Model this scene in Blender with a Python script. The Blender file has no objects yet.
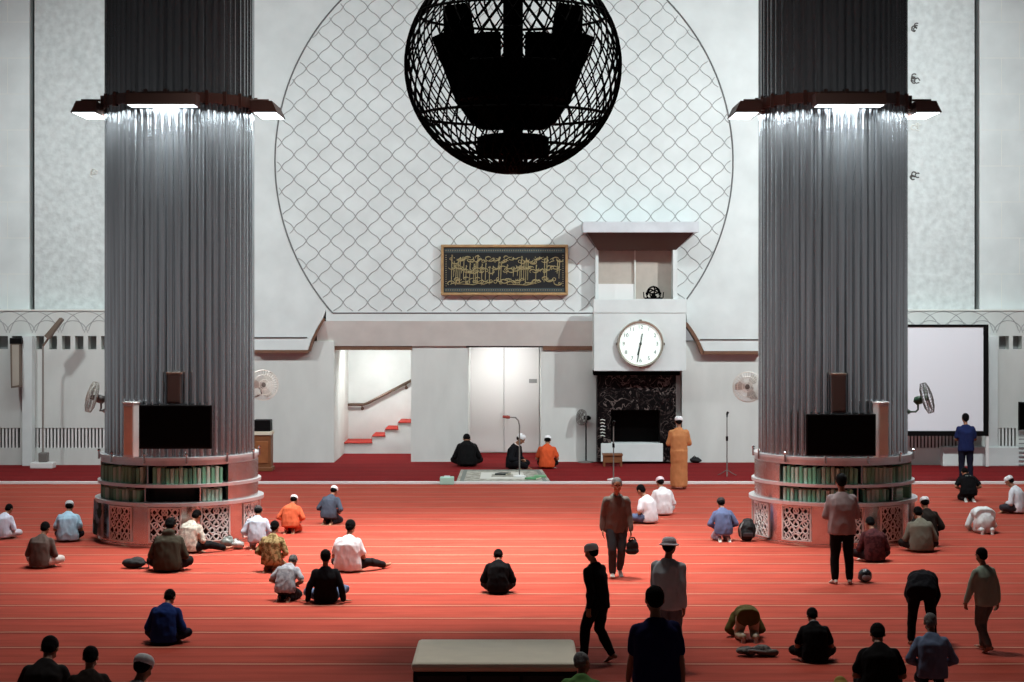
import bpy, bmesh, math, random
from mathutils import Vector as V, Matrix, noise
random.seed(7)
sc = bpy.context.scene
COL = sc.collection
F, HC, HY = 1800.0, 4.3, 307.0
PI = math.pi

def W(px, py, d): return V(((px-512)*d/F, d, HC+(HY-py)*d/F))
def XP(px, d): return (px-512)*d/F
def ZP(py, d): return HC+(HY-py)*d/F
def G(px, py):
    d = F*HC/(py-HY)
    return V(((px-512)*d/F, d, 0))

# ---------------------------------------------------------------- materials
def lin(c):
    c = c/255.0
    return c/12.92 if c <= 0.04045 else ((c+0.055)/1.055)**2.4
def L(rgb): return (lin(rgb[0]), lin(rgb[1]), lin(rgb[2]), 1)
MC = {}
def mat(name, rgb, rough=0.6, metal=0.0, var=0.0, vscale=6.0, bump=0.0, bscale=40.0, emit=0.0, rgb2=None, stretch=None, spec=0.4):
    if name in MC: return MC[name]
    m = bpy.data.materials.new(name); m.use_nodes = True
    nt = m.node_tree; p = nt.nodes['Principled BSDF']
    p.inputs['Base Color'].default_value = L(rgb)
    p.inputs['Roughness'].default_value = rough
    p.inputs['Metallic'].default_value = metal
    p.inputs['Specular IOR Level'].default_value = spec
    if emit:
        p.inputs['Emission Color'].default_value = L(rgb); p.inputs['Emission Strength'].default_value = emit
    tc = nt.nodes.new('ShaderNodeTexCoord')
    src = tc.outputs['Object']
    if stretch:
        mp = nt.nodes.new('ShaderNodeMapping'); mp.inputs['Scale'].default_value = stretch
        nt.links.new(src, mp.inputs['Vector']); src = mp.outputs['Vector']
    if var or rgb2:
        n = nt.nodes.new('ShaderNodeTexNoise'); n.inputs['Scale'].default_value = vscale; n.inputs['Detail'].default_value = 4
        nt.links.new(src, n.inputs['Vector'])
        r = nt.nodes.new('ShaderNodeValToRGB')
        a, b = r.color_ramp.elements
        if rgb2:
            a.position, b.position = 0.46, 0.54; a.color, b.color = L(rgb), L(rgb2)
        else:
            a.position, b.position = 0.3, 0.7
            a.color = tuple(x*(1-var) for x in L(rgb)[:3])+(1,); b.color = tuple(min(1, x*(1+var)) for x in L(rgb)[:3])+(1,)
        nt.links.new(n.outputs['Fac'], r.inputs['Fac']); nt.links.new(r.outputs['Color'], p.inputs['Base Color'])
    if bump:
        n2 = nt.nodes.new('ShaderNodeTexNoise'); n2.inputs['Scale'].default_value = bscale; n2.inputs['Detail'].default_value = 3
        nt.links.new(src, n2.inputs['Vector'])
        bp = nt.nodes.new('ShaderNodeBump'); bp.inputs['Strength'].default_value = bump; bp.inputs['Distance'].default_value = 0.03
        nt.links.new(n2.outputs['Fac'], bp.inputs['Height']); nt.links.new(bp.outputs['Normal'], p.inputs['Normal'])
    MC[name] = m
    return m

def carpet(name, base, dark, line, period=1.06, phase=23.8, lines=True):
    m = bpy.data.materials.new(name); m.use_nodes = True
    nt = m.node_tree; p = nt.nodes['Principled BSDF']; p.inputs['Roughness'].default_value = 0.95; p.inputs['Specular IOR Level'].default_value = 0.1
    N, K = nt.nodes.new, nt.links.new
    tc = N('ShaderNodeTexCoord'); sx = N('ShaderNodeSeparateXYZ'); K(tc.outputs['Object'], sx.inputs[0])
    def math_(op, a, b=None):
        n = N('ShaderNodeMath'); n.operation = op
        for i, v in enumerate((a, b)):
            if v is None: continue
            if isinstance(v, (int, float)): n.inputs[i].default_value = v
            else: K(v, n.inputs[i])
        return n.outputs[0]
    wob = N('ShaderNodeTexNoise'); wob.inputs['Scale'].default_value = 1.2; K(tc.outputs['Object'], wob.inputs['Vector'])
    yy = math_('ADD', sx.outputs['Y'], math_('MULTIPLY', wob.outputs['Fac'], 0.05))
    t = math_('FRACT', math_('DIVIDE', math_('SUBTRACT', yy, phase), period))
    r = N('ShaderNodeValToRGB'); e = r.color_ramp.elements
    b2 = tuple(x*0.84 for x in L(base)[:3])+(1,)
    stops = [(0.0, L(line)), (0.045, L(line)), (0.07, L(dark)), (0.14, L(base)), (0.40, L(base)), (0.48, b2), (0.55, L(base)), (0.86, L(base)), (0.97, L(dark))]
    if not lines: stops = [(0.0, L(dark)), (0.1, L(base)), (0.9, L(base)), (1.0, L(dark))]
    e[0].position, e[0].color = stops[0]; e[1].position, e[1].color = stops[-1]
    for pos, c in stops[1:-1]:
        x = e.new(pos); x.color = c
    K(t, r.inputs['Fac'])
    mp = N('ShaderNodeMapping'); mp.inputs['Scale'].default_value = (0.5, 2.2, 1); K(tc.outputs['Object'], mp.inputs['Vector'])
    n = N('ShaderNodeTexNoise'); n.inputs['Scale'].default_value = 2.0; n.inputs['Detail'].default_value = 5; K(mp.outputs[0], n.inputs['Vector'])
    rr = N('ShaderNodeMapRange'); rr.inputs[1].default_value = 0.3; rr.inputs[2].default_value = 0.7; rr.inputs[3].default_value = 0.84; rr.inputs[4].default_value = 1.12
    K(n.outputs['Fac'], rr.inputs[0])
    mx = N('ShaderNodeMix'); mx.data_type = 'RGBA'; mx.blend_type = 'MULTIPLY'; mx.inputs[0].default_value = 1
    K(r.outputs['Color'], mx.inputs[6]); K(rr.outputs[0], mx.inputs[7]); K(mx.outputs[2], p.inputs['Base Color'])
    n2 = N('ShaderNodeTexNoise'); n2.inputs['Scale'].default_value = 60; K(tc.outputs['Object'], n2.inputs['Vector'])
    bp = N('ShaderNodeBump'); bp.inputs['Strength'].default_value = 0.3; bp.inputs['Distance'].default_value = 0.01
    K(n2.outputs['Fac'], bp.inputs['Height']); K(bp.outputs[0], p.inputs['Normal'])
    return m

M_WALL = mat('white_marble', (213, 220, 219), 0.55, var=0.07, vscale=1.4, bump=0.05, bscale=3)
M_PIER = mat('pale_marble', (208, 212, 208), 0.5, var=0.06, vscale=2.0, stretch=(1, 1, .4))
M_TEX = mat('embossed_marble', (202, 209, 208), 0.6, var=0.13, vscale=5.5, bump=1.0, bscale=5.5)
M_GREY = mat('grey_stone', (224, 227, 221), 0.6, var=0.06, vscale=2)
M_RIB = mat('relief_shade_grey', (166, 168, 168), 0.5)  # darker than the wall: the relief's shadow lines are put into the colour
M_LINE = mat('joint_dark', (78, 76, 74), 0.6)
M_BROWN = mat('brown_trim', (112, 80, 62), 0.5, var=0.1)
M_DARKGAP = mat('dark_gap', (26, 22, 22), 0.8)
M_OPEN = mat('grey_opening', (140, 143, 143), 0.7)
M_STEEL = mat('stainless_steel', (184, 187, 190), 0.19, metal=0.95, var=0.18, vscale=3.0, stretch=(6, 6, 0.15))
M_STEEL2 = mat('polished_steel', (200, 198, 198), 0.24, metal=1.0, var=0.10, vscale=5, bump=0.12, bscale=5)
M_CHROME = mat('chrome', (215, 215, 215), 0.15, metal=1.0)
M_HOOD = mat('hood_brown', (70, 44, 36), 0.5)
M_LAMP = mat('lamp_diffuser', (235, 250, 255), 0.5, emit=6.0)
M_BLACK = mat('black_plastic', (8, 8, 9), 0.5, spec=0.15)
M_SCREEN = mat('black_screen', (3, 3, 3), 0.4, spec=0.05)
M_BLKMETAL = mat('black_iron', (3, 3, 3), 0.8, spec=0.03)
M_WHITE = mat('white_paint', (228, 228, 226), 0.4)
M_SCRWHITE = mat('screen_white', (232, 234, 240), 0.8)
M_GOLD = mat('gold_leaf', (178, 146, 104), 0.45, metal=0.35, var=0.15, vscale=8)
M_GOLDSCRIPT = mat('gold_script', (168, 156, 116), 0.55, metal=0.2)
M_NIGHT = mat('night_panel', (20, 22, 24), 0.7)
M_BAND = mat('band_teal', (58, 70, 72), 0.7)
M_VEIN = mat('black_marble', (9, 8, 9), 0.35, spec=0.1)
M_BEIGE = mat('beige_panel', (178, 170, 160), 0.6, var=0.05)
M_RAIL = mat('rail_metal', (120, 104, 92), 0.35, metal=0.8)
M_WOOD = mat('wood_brown', (120, 74, 44), 0.5, var=0.2, vscale=5, stretch=(1, 1, 8))
M_PEACH = mat('peach_panel', (228, 196, 168), 0.5, var=0.06)
M_CREAM = mat('cream_top', (224, 214, 192), 0.7, var=0.04, vscale=4)
M_FAN = mat('fan_white', (200, 200, 192), 0.4)
M_FANGREY = mat('fan_grey', (112, 108, 104), 0.4)
M_FANGREEN = mat('fan_green', (62, 92, 70), 0.4)
M_SPK = mat('speaker_grey', (110, 96, 84), 0.6)
M_CARPET = carpet('red_carpet', (168, 72, 57), (140, 55, 44), (184, 130, 108))
M_CARPET2 = carpet('deep_red_carpet', (122, 26, 28), (96, 18, 22), (122, 26, 28), lines=False)
M_STAIRCARPET = mat('stair_carpet', (178, 56, 46), 0.9)

# veins for the black marble
def vein():
    nt = M_VEIN.node_tree; p = nt.nodes['Principled BSDF']; tc = nt.nodes.new('ShaderNodeTexCoord')
    v = nt.nodes.new('ShaderNodeTexNoise'); v.inputs['Scale'].default_value = 2.6; v.inputs['Detail'].default_value = 8; v.inputs['Distortion'].default_value = 1.4
    nt.links.new(tc.outputs['Object'], v.inputs['Vector'])
    r = nt.nodes.new('ShaderNodeValToRGB'); e = r.color_ramp.elements
    e[0].position, e[0].color = 0.0, L((8, 7, 8)); e[1].position, e[1].color = 1.0, L((10, 9, 10))
    for pos, c in ((0.555, (9, 8, 9)), (0.575, (120, 108, 104)), (0.595, (12, 10, 11)), (0.45, (9, 8, 9)), (0.462, (70, 60, 58)), (0.475, (9, 8, 9))):
        x = e.new(pos); x.color = L(c)
    nt.links.new(v.outputs['Fac'], r.inputs['Fac']); nt.links.new(r.outputs['Color'], p.inputs['Base Color'])
vein()

# ---------------------------------------------------------------- mesh helpers
def link(name, me, mats, parent=None, loc=None, rz=0.0):
    o = bpy.data.objects.new(name, me); COL.objects.link(o)
    for m in (mats if isinstance(mats, (list, tuple)) else [mats]): me.materials.append(m)
    if parent is not None: o.parent = parent
    if loc is not None: o.location = loc
    o.rotation_euler.z = rz
    return o
def obj(name, bm, mats, parent=None, loc=None, rz=0.0, smooth=False):
    bmesh.ops.recalc_face_normals(bm, faces=bm.faces)
    me = bpy.data.meshes.new(name); bm.to_mesh(me); bm.free()
    if smooth:
        for p in me.polygons: p.use_smooth = True
    return link(name, me, mats, parent, loc, rz)
def struct(name, bm, mats, parent=None, **k):
    o = obj(name, bm, mats, parent, **k)
    if parent is None: o['kind'] = 'structure'
    return o
def thing(name, label, cat, loc=(0, 0, 0), rz=0.0, group=None, scale=1.0):
    o = bpy.data.objects.new(name, None); COL.objects.link(o)
    o.location = loc; o.rotation_euler.z = rz; o.scale = (scale,)*3
    o['label'] = label; o['category'] = cat
    if group: o['group'] = group
    return o
def tag(o, label, cat, group=None):
    o['label'] = label; o['category'] = cat
    if group: o['group'] = group
    return o
def BM(): return bmesh.new()
def box(bm, x0, x1, y0, y1, z0, z1, bev=0.0, mi=0):
    r = bmesh.ops.create_cube(bm, size=1.0)
    for v in r['verts']:
        v.co = V((x0+(v.co.x+.5)*(x1-x0), y0+(v.co.y+.5)*(y1-y0), z0+(v.co.z+.5)*(z1-z0)))
    fs = set(f for v in r['verts'] for f in v.link_faces)
    if bev:
        es = list(set(e for v in r['verts'] for e in v.link_edges))
        rr = bmesh.ops.bevel(bm, geom=es, offset=bev, segments=2, affect='EDGES', profile=0.5)
        fs = set(rr['faces']) | set(f for f in fs if f.is_valid)
    for f in fs:
        if f.is_valid: f.material_index = mi
def prism(bm, pts, d, mi=0):
    """pts: list of 3-D points of a planar outline, extruded by vector d"""
    a = [bm.verts.new(p) for p in pts]; b = [bm.verts.new(V(p)+V(d)) for p in pts]
    n = len(pts); fs = [bm.faces.new(a), bm.faces.new(list(reversed(b)))]
    for i in range(n): fs.append(bm.faces.new((a[i], b[i], b[(i+1) % n], a[(i+1) % n])))
    for f in fs: f.material_index = mi
def frame_of(t):
    t = V(t).normalized(); a = V((0, 0, 1)) if abs(t.z) < 0.9 else V((1, 0, 0))
    u = t.cross(a).normalized(); return u, t.cross(u).normalized()
def tube(bm, pts, r, n=8, mi=0, closed=False):
    pts = [V(p) for p in pts]; rings = []; k = len(pts)
    u = None
    for i, p in enumerate(pts):
        if closed: t = pts[(i+1) % k]-pts[(i-1) % k]
        else: t = (pts[min(i+1, k-1)]-pts[max(i-1, 0)])
        if t.length < 1e-9: t = V((0, 0, 1))
        t.normalize()
        if u is None: u, w = frame_of(t)
        else:
            u = (u-t*u.dot(t)); u = u.normalized() if u.length > 1e-6 else frame_of(t)[0]
            w = t.cross(u)
        rr = r[i] if isinstance(r, (list, tuple)) else r
        rings.append([bm.verts.new(p+(u*math.cos(2*PI*j/n)+w*math.sin(2*PI*j/n))*rr) for j in range(n)])
    for i in range(k if closed else k-1):
        A, B = rings[i], rings[(i+1) % k]
        for j in range(n):
            f = bm.faces.new((A[j], A[(j+1) % n], B[(j+1) % n], B[j])); f.material_index = mi
    if not closed:
        f = bm.faces.new(list(reversed(rings[0]))); f.material_index = mi
        f = bm.faces.new(rings[-1]); f.material_index = mi
def lathe(bm, prof, n=32, c=(0, 0, 0), axis=None, mi=0, a0=0, a1=2*PI):
    """prof: (radius, height) pairs round +z (or axis)"""
    c = V(c); t = V(axis).normalized() if axis else V((0, 0, 1))
    if axis: u, w = frame_of(t)
    else: u, w = V((1, 0, 0)), V((0, 1, 0))
    full = abs(a1-a0-2*PI) < 1e-6; m = n if full else n+1
    rings = []
    for r, h in prof:
        rings.append([bm.verts.new(c+t*h+(u*math.cos(a0+(a1-a0)*j/n)+w*math.sin(a0+(a1-a0)*j/n))*max(r, 1e-4)) for j in range(m)])
    for i in range(len(prof)-1):
        for j in range(n):
            f = bm.faces.new((rings[i][j], rings[i][(j+1) % m], rings[i+1][(j+1) % m], rings[i+1][j])); f.material_index = mi
    if full:
        for q in (0, -1):
            if prof[q][0] > 2e-4:
                f = bm.faces.new(rings[q]); f.material_index = mi
    return rings
def ell(bm, c, ax, n=2):
    r = bmesh.ops.create_icosphere(bm, subdivisions=n, radius=1.0)
    A, B, C = (V(a) for a in ax); c = V(c)
    for v in r['verts']: v.co = c+A*v.co.x+B*v.co.y+C*v.co.z
def ball(bm, c, r, n=2): ell(bm, c, ((r, 0, 0), (0, r, 0), (0, 0, r)), n)
def chain(bm, pts, rad, n=12):
    pts = [V(p) for p in pts]
    for i, p in enumerate(pts): ball(bm, p, rad[i])
    for i in range(len(pts)-1):
        if (pts[i]-pts[i+1]).length > 1e-5: tube(bm, [pts[i], pts[i+1]], [rad[i], rad[i+1]], n)
def loft(bm, st, n=20):
    """st: (centre, right, fwd, half width, half depth)"""
    rings = []
    for c, r, f, a, b in st:
        ring = []
        for j in range(n):
            t = 2*PI*j/n; ct, s = math.cos(t), math.sin(t)
            e = 0.86
            ring.append(bm.verts.new(c+r*(a*math.copysign(abs(ct)**e, ct))+f*(b*math.copysign(abs(s)**e, s))))
        rings.append(ring)
    for i in range(len(rings)-1):
        for j in range(n): bm.faces.new((rings[i][j], rings[i][(j+1) % n], rings[i+1][(j+1) % n], rings[i+1][j]))
    bm.faces.new(list(reversed(rings[0]))); bm.faces.new(rings[-1])

def fuse(bm, voxel, smooth=5, wr=0.0, wscale=9.0, seed=0.0):
    """one continuous skin round everything in bm"""
    bmesh.ops.recalc_face_normals(bm, faces=bm.faces)
    me = bpy.data.meshes.new('raw'); bm.to_mesh(me); bm.free()
    o = bpy.data.objects.new('raw', me); COL.objects.link(o)
    m = o.modifiers.new('r', 'REMESH'); m.mode = 'VOXEL'; m.voxel_size = voxel
    if smooth:
        s = o.modifiers.new('s', 'SMOOTH'); s.factor = 0.5; s.iterations = smooth
    dg = bpy.context.evaluated_depsgraph_get()
    out = bpy.data.meshes.new_from_object(o.evaluated_get(dg))
    bpy.data.objects.remove(o); bpy.data.meshes.remove(me)
    if wr:
        nn = [v.normal.copy() for v in out.vertices]
        off = V((seed*3.1, seed*1.7, seed))
        for v, n in zip(out.vertices, nn):
            p = v.co
            q = V((p.x*wscale, p.y*wscale, p.z*wscale*0.55))+off
            a = 1-abs(noise.noise(q))*2.2
            b = noise.noise(q*2.3+off)
            v.co = p+n*(wr*(a*0.8+b*0.5))
    for p in out.polygons: p.use_smooth = True
    return out

# ================================================================ SETTING
D0 = 50.0
bm = BM(); box(bm, -24, 24, -25, 43.7, -0.3, 0.0)
struct('floor', bm, M_CARPET)
bm = BM(); box(bm, -24, 24, 43.7, 56.5, -0.3, 0.0)
struct('floor', bm, M_CARPET2)
bm = BM(); box(bm, -24, 24, 43.64, 43.72, 0.0, 0.07, 0.01)
struct('trim_1', bm, M_WHITE)

def pbox(bm, px0, px1, py0, py1, d0, d1, bev=0.0, mi=0):
    box(bm, XP(px0, d0), XP(px1, d0), d0, d1, ZP(py1, d0), ZP(py0, d0), bev, mi)

DU = 49.6
# upper wall with its stepped lower edge
bm = BM()
pbox(bm, 110, 905, -130, 310, DU, 50.6)
prism(bm, [W(x, y, DU) for x, y in ((150, 310), (326, 310), (323, 318), (317, 328), (312, 338), (308, 350), (150, 350))], (0, 1.0, 0))
prism(bm, [W(x, y, DU) for x, y in ((686, 310), (865, 310), (865, 351), (704, 351), (699, 340), (693, 330), (687, 322))], (0, 1.0, 0))
pbox(bm, 326, 594, 310, 321, DU, 50.6)
wall = struct('wall_back', bm, M_WALL)
# sloped grey lintel over the recesses
bm = BM()
a, b = ZP(321, DU), ZP(346, 49.93)
xs = (XP(316, DU), XP(594, DU))
prism(bm, [V((xs[0], DU, a)), V((xs[0], 49.93, b)), V((xs[0], 50.6, b)), V((xs[0], 50.6, a))], (xs[1]-xs[0], 0, 0))
struct('trim_2', bm, M_GREY)
# brown trim under the projecting edges and along the curved ends
def trimpath(name, pts, w, d0, d1, m):
    bm = BM()
    for (x0, y0), (x1, y1) in zip(pts, pts[1:]):
        dx, dy = x1-x0, y1-y0; l = math.hypot(dx, dy); nx, ny = -dy/l*w, dx/l*w
        prism(bm, [W(x0, y0, d0), W(x1, y1, d0), W(x1+nx, y1+ny, d0), W(x0+nx, y0+ny, d0)], (0, d1-d0, 0))
    return struct(name, bm, m)
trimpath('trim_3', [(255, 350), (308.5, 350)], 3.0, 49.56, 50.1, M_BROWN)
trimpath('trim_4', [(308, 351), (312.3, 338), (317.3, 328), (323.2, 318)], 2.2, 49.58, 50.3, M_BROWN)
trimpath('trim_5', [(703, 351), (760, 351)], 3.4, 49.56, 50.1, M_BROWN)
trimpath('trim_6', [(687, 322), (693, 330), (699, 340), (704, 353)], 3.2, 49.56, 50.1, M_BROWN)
trimpath('trim_7', [(150, 337), (307, 337)], 0.9, 49.57, 49.7, M_LINE)
trimpath('trim_8', [(700, 339), (865, 339)], 0.9, 49.57, 49.7, M_LINE)
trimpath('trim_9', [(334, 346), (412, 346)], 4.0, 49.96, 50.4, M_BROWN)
trimpath('trim_10', [(466, 345.5), (543, 345.5)], 2.0, 49.97, 50.4, M_LINE)
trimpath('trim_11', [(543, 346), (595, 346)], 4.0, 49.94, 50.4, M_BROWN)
# lower wall piers
def pier(name, px0, px1, m=M_PIER, d=D0, d1=54.6):
    bm = BM(); box(bm, XP(px0, d), XP(px1, d), d, d1, 0, 3.35)
    return struct(name, bm, m)
pier('wall_pier', 150, 334, d=49.8); pier('wall_pier', 411, 468); pier('wall_pier', 541, 596, d1=52)
pier('wall_pier', 682, 865, d=49.8, d1=51)
pier('wall_behind_niche', 585, 690, d=50.02, d1=51)
# stair recess back, door recess back
bm = BM(); box(bm, XP(325, D0), XP(415, D0), 54.2, 54.6, 0, 3.6); struct('wall_recess', bm, M_WALL)
bm = BM(); box(bm, XP(325, D0), XP(415, D0), 50.4, 54.6, 3.35, 3.7); box(bm, XP(460, D0), XP(550, D0), 50.4, 53.6, 3.25, 3.7); struct('ceiling_recess', bm, M_WALL)
bm = BM(); box(bm, XP(455, D0), XP(555, D0), 53.1, 53.5, 0, 3.4); struct('wall_recess', bm, M_WALL)
# double door
x0, x1, xm = XP(470.5, 53), XP(539, 53), XP(504, 53)
bm = BM(); box(bm, x0, x0+.05, 52.98, 53.1, 0, 3.2); box(bm, x1-.05, x1, 52.98, 53.1, 0, 3.2); box(bm, x0, x1, 52.98, 53.1, 3.14, 3.22)
dr = struct('door_1', bm, M_WHITE)
for a, b in ((x0+.05, xm-.008), (xm+.008, x1-.05)):
    bm = BM(); box(bm, a, b, 53.02, 53.09, 0.02, 3.13, 0.008); obj('door_leaf', bm, M_WHITE, dr)
for s in (-1, 1):
    bm = BM(); box(bm, xm+s*.09-.015, xm+s*.09+.015, 52.95, 53.03, 0.95, 1.2, .006); obj('door_handle', bm, M_WHITE, dr)
bm = BM(); box(bm, XP(529, 53), XP(537, 53), 53.0, 53.03, ZP(383, 53), ZP(379, 53), .004)
s = obj('door_sign', bm, mat('sign_grey', (150, 152, 150), .5), dr)
# stairs in the recess : landing and three steps
bm = BM()
for i, (pa, pb, zt) in enumerate(((334, 372.5, .30), (372.5, 385.5, .50), (385.5, 398.5, .70), (398.5, 420, .90))):
    xa, xb = XP(pa, 53.0), XP(pb, 53.0)
    box(bm, xa-.3*(i == 0), xb, 52.8, 54.2, 0, zt)
st = struct('wall_stair', bm, M_WALL)
bm = BM()
for i, (pa, pb, zt) in enumerate(((334, 372.5, .30), (372.5, 385.5, .50), (385.5, 398.5, .70), (398.5, 420, .90))):
    xa, xb = XP(pa, 53.0), XP(pb, 53.0)
    box(bm, xa-.3*(i == 0), xb+.015, 52.76, 54.2, zt, zt+.035, .01)
    box(bm, xa-.012, xa, 52.80, 54.2, max(0, zt-.2), zt)
obj('stair_carpet', bm, M_STAIRCARPET, st)
# handrail
hr = thing('handrail', 'metal handrail bending upward along the white stair recess wall', 'handrail', W(365, 404, 54.05))
o0 = W(365, 404, 54.05)
P = [W(326, 405, 54.05), W(364, 404.5, 54.05), W(368, 403, 54.05), W(420, 376, 54.05)]
bm = BM(); tube(bm, [p-o0 for p in P], 0.045, 10); obj('rail', bm, M_RAIL, hr, smooth=True)
for px, py in ((340, 405), (362, 404.5), (406, 383.5)):
    q = W(px, py, 54.05)-o0
    bm = BM(); tube(bm, [q, q+V((0, .02, -.10)), q+V((0, .15, -.13))], 0.022, 8); lathe(bm, [(.05, 0), (.05, .02)], 12, q+V((0, .13, -.13)), (0, 1, 0)); obj('bracket', bm, M_RAIL, hr)

# circle outline and lattice relief on the upper wall
CX, CZ, CR = XP(504, DU), ZP(161, DU), 229*DU/F
zc = ZP(313, DU)
a_end = math.asin((zc-CZ)/CR)
bm = BM()
arc = [V((CX+CR*math.cos(t), DU-.005, CZ+CR*math.sin(t))) for t in [a_end+(PI-2*a_end)*i/160 for i in range(161)]]
tube(bm, arc, 0.022, 6)
tube(bm, [V((arc[0].x, DU-.005, zc)), V((arc[-1].x, DU-.005, zc))], 0.018, 6)
obj('circle_moulding', bm, mat('moulding_grey', (104, 106, 106), .5), wall)
cell = 24.6*DU/F
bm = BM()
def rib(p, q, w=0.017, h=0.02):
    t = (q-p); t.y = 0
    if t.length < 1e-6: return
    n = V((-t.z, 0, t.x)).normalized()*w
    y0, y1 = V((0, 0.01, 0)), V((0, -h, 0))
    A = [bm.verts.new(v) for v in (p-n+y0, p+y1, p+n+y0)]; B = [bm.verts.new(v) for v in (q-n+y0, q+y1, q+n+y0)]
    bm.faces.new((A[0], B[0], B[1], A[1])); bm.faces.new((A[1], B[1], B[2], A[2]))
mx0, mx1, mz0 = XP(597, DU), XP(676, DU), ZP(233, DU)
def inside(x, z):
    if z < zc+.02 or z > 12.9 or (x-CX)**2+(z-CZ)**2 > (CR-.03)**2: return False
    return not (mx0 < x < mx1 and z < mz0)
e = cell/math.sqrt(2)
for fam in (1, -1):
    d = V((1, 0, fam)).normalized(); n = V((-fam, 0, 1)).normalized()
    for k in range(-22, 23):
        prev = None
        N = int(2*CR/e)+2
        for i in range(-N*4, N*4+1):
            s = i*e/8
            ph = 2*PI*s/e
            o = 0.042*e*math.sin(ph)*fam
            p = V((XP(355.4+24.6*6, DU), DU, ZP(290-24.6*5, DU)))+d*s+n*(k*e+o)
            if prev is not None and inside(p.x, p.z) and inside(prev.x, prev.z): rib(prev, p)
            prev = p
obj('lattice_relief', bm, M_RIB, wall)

# upper side walls (embossed), dark slots, outer smooth panels
for s, (pa, pb, ps, pe) in enumerate(((34.5, 112, 29.5, -200), (903, 974.5, 979.5, 1224))):
    bm = BM(); pbox(bm, pa, pb, -130, 310, DU, 50.2); struct('wall_left_upper' if s == 0 else 'wall_right_upper', bm, M_TEX)
    bm = BM(); pbox(bm, min(ps, pe), max(ps, pe), -130, 310, DU-.05, 50.2)
    ow = struct('wall_left_outer' if s == 0 else 'wall_right_outer', bm, M_WALL)
    bm = BM()
    for j in range(12):
        py = 310-j*36.0
        pbox(bm, min(ps, pe), max(ps, pe), py-.3, py+.3, DU-.056, DU-.04)
    for j in range(-4, 4):
        for q in range(12):
            px = (ps + (-1 if s == 0 else 1)*(22+ (q % 2)*18 + (j+4)*36))
            if (px < 29 if s == 0 else px > 980): pbox(bm, px-.3, px+.3, 310-q*36-36, 310-q*36, DU-.056, DU-.04)
    obj('block_joints', bm, M_GREY, ow)
    bm = BM(); pbox(bm, min(pa, ps)-2, max(pa, ps)+2, -130, 312, 49.95, 50.2)
    struct('wall_slot', bm, M_DARKGAP)
# horizontal dark line under them, frieze with scale-like arcs, openings, lower wall, grille
DL = 49.0
def lower_side(name, pa, pb, opens, grilles, frieze_y=(311, 336)):
    bm = BM()
    pbox(bm, pa, pb, 310.5, 336, DL, 50.2)
    # row of openings: pieces between
    xs = sorted(opens); cur = pa
    for o0_, o1_ in xs:
        if o0_ > cur: pbox(bm, cur, o0_, 336, 349.5, DL, 50.2)
        cur = o1_
    if cur < pb: pbox(bm, cur, pb, 336, 349.5, DL, 50.2)
    pbox(bm, pa, pb, 349.5, 428, DL, 50.2)
    cur = pa
    for o0_, o1_ in sorted(grilles):
        if o0_ > cur: pbox(bm, cur, o0_, 428, 448, DL, 50.2)
        cur = o1_
    if cur < pb: pbox(bm, cur, pb, 428, 448, DL, 50.2)
    box(bm, XP(pa, DL), XP(pb, DL), DL, 50.2, 0, ZP(448, DL))
    w = struct(name, bm, M_PIER)
    bm = BM()
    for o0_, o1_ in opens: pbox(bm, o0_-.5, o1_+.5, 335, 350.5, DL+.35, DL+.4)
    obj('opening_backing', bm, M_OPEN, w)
    bm = BM()
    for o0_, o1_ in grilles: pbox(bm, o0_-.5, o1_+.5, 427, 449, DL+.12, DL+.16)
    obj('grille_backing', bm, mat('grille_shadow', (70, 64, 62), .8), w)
    bm = BM()
    for o0_, o1_ in grilles:
        px = o0_
        while px < o1_-1:
            pbox(bm, px, px+1.7, 428, 448, DL+.02, DL+.08); px += 3.5
    obj('grille_bars', bm, M_WHITE, w)
    bm = BM(); pbox(bm, pa, pb, 309.4, 310.8, DL-.03, 50.0); obj('cornice_line', bm, M_GREY, w)
    bm = BM()
    px = pa
    while px < pb:
        for row, cy in ((0, 335.5), (1, 335.5)):
            c = W(px+(13 if row else 0), cy, DL)
            r = (24 if row == 0 else 15)*DL/F
            tube(bm, [V((c.x+r*math.cos(t), DL-.004, c.z+r*math.sin(t))) for t in [PI*(.06+.88*i/16) for i in range(17)]], .010, 4)
        px += 26
    obj('frieze_arcs', bm, M_RIB, w)
    return w
lower_side('wall_left', -200, 150, [(-30, -18), (-12, 0), (-2, 8), (12, 22), (36, 44), (49, 57), (62, 70.5), (75, 83.5), (88, 96.5), (101, 109.5)], [(-40, 20), (33, 150)])
lower_side('wall_right', 865, 1224, [(894, 902), (986, 991), (999, 1009), (1013, 1022), (1028, 1038)], [(880, 966), (988, 1016), (1034, 1080)])
for n, (pa, pb) in (('wall_left_post', (22, 32)), ('wall_right_post', (989, 998))):
    bm = BM(); box(bm, XP(pa, 48.7), XP(pb, 48.7), 48.7, 49.1, 0, ZP(336, 48.7), .01); struct(n, bm, M_WALL)
bm = BM(); box(bm, XP(943, 48.6), XP(1100, 48.6), 48.6, 48.98, 0, .52, .02); struct('trim_12', bm, M_WALL)
bm = BM()
for i in range(9):
    pbox(bm, 1019, 1030, 430+i*4.3, 431.2+i*4.3, 48.57, 48.6)
struct('trim_13', bm, M_OPEN)

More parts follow.
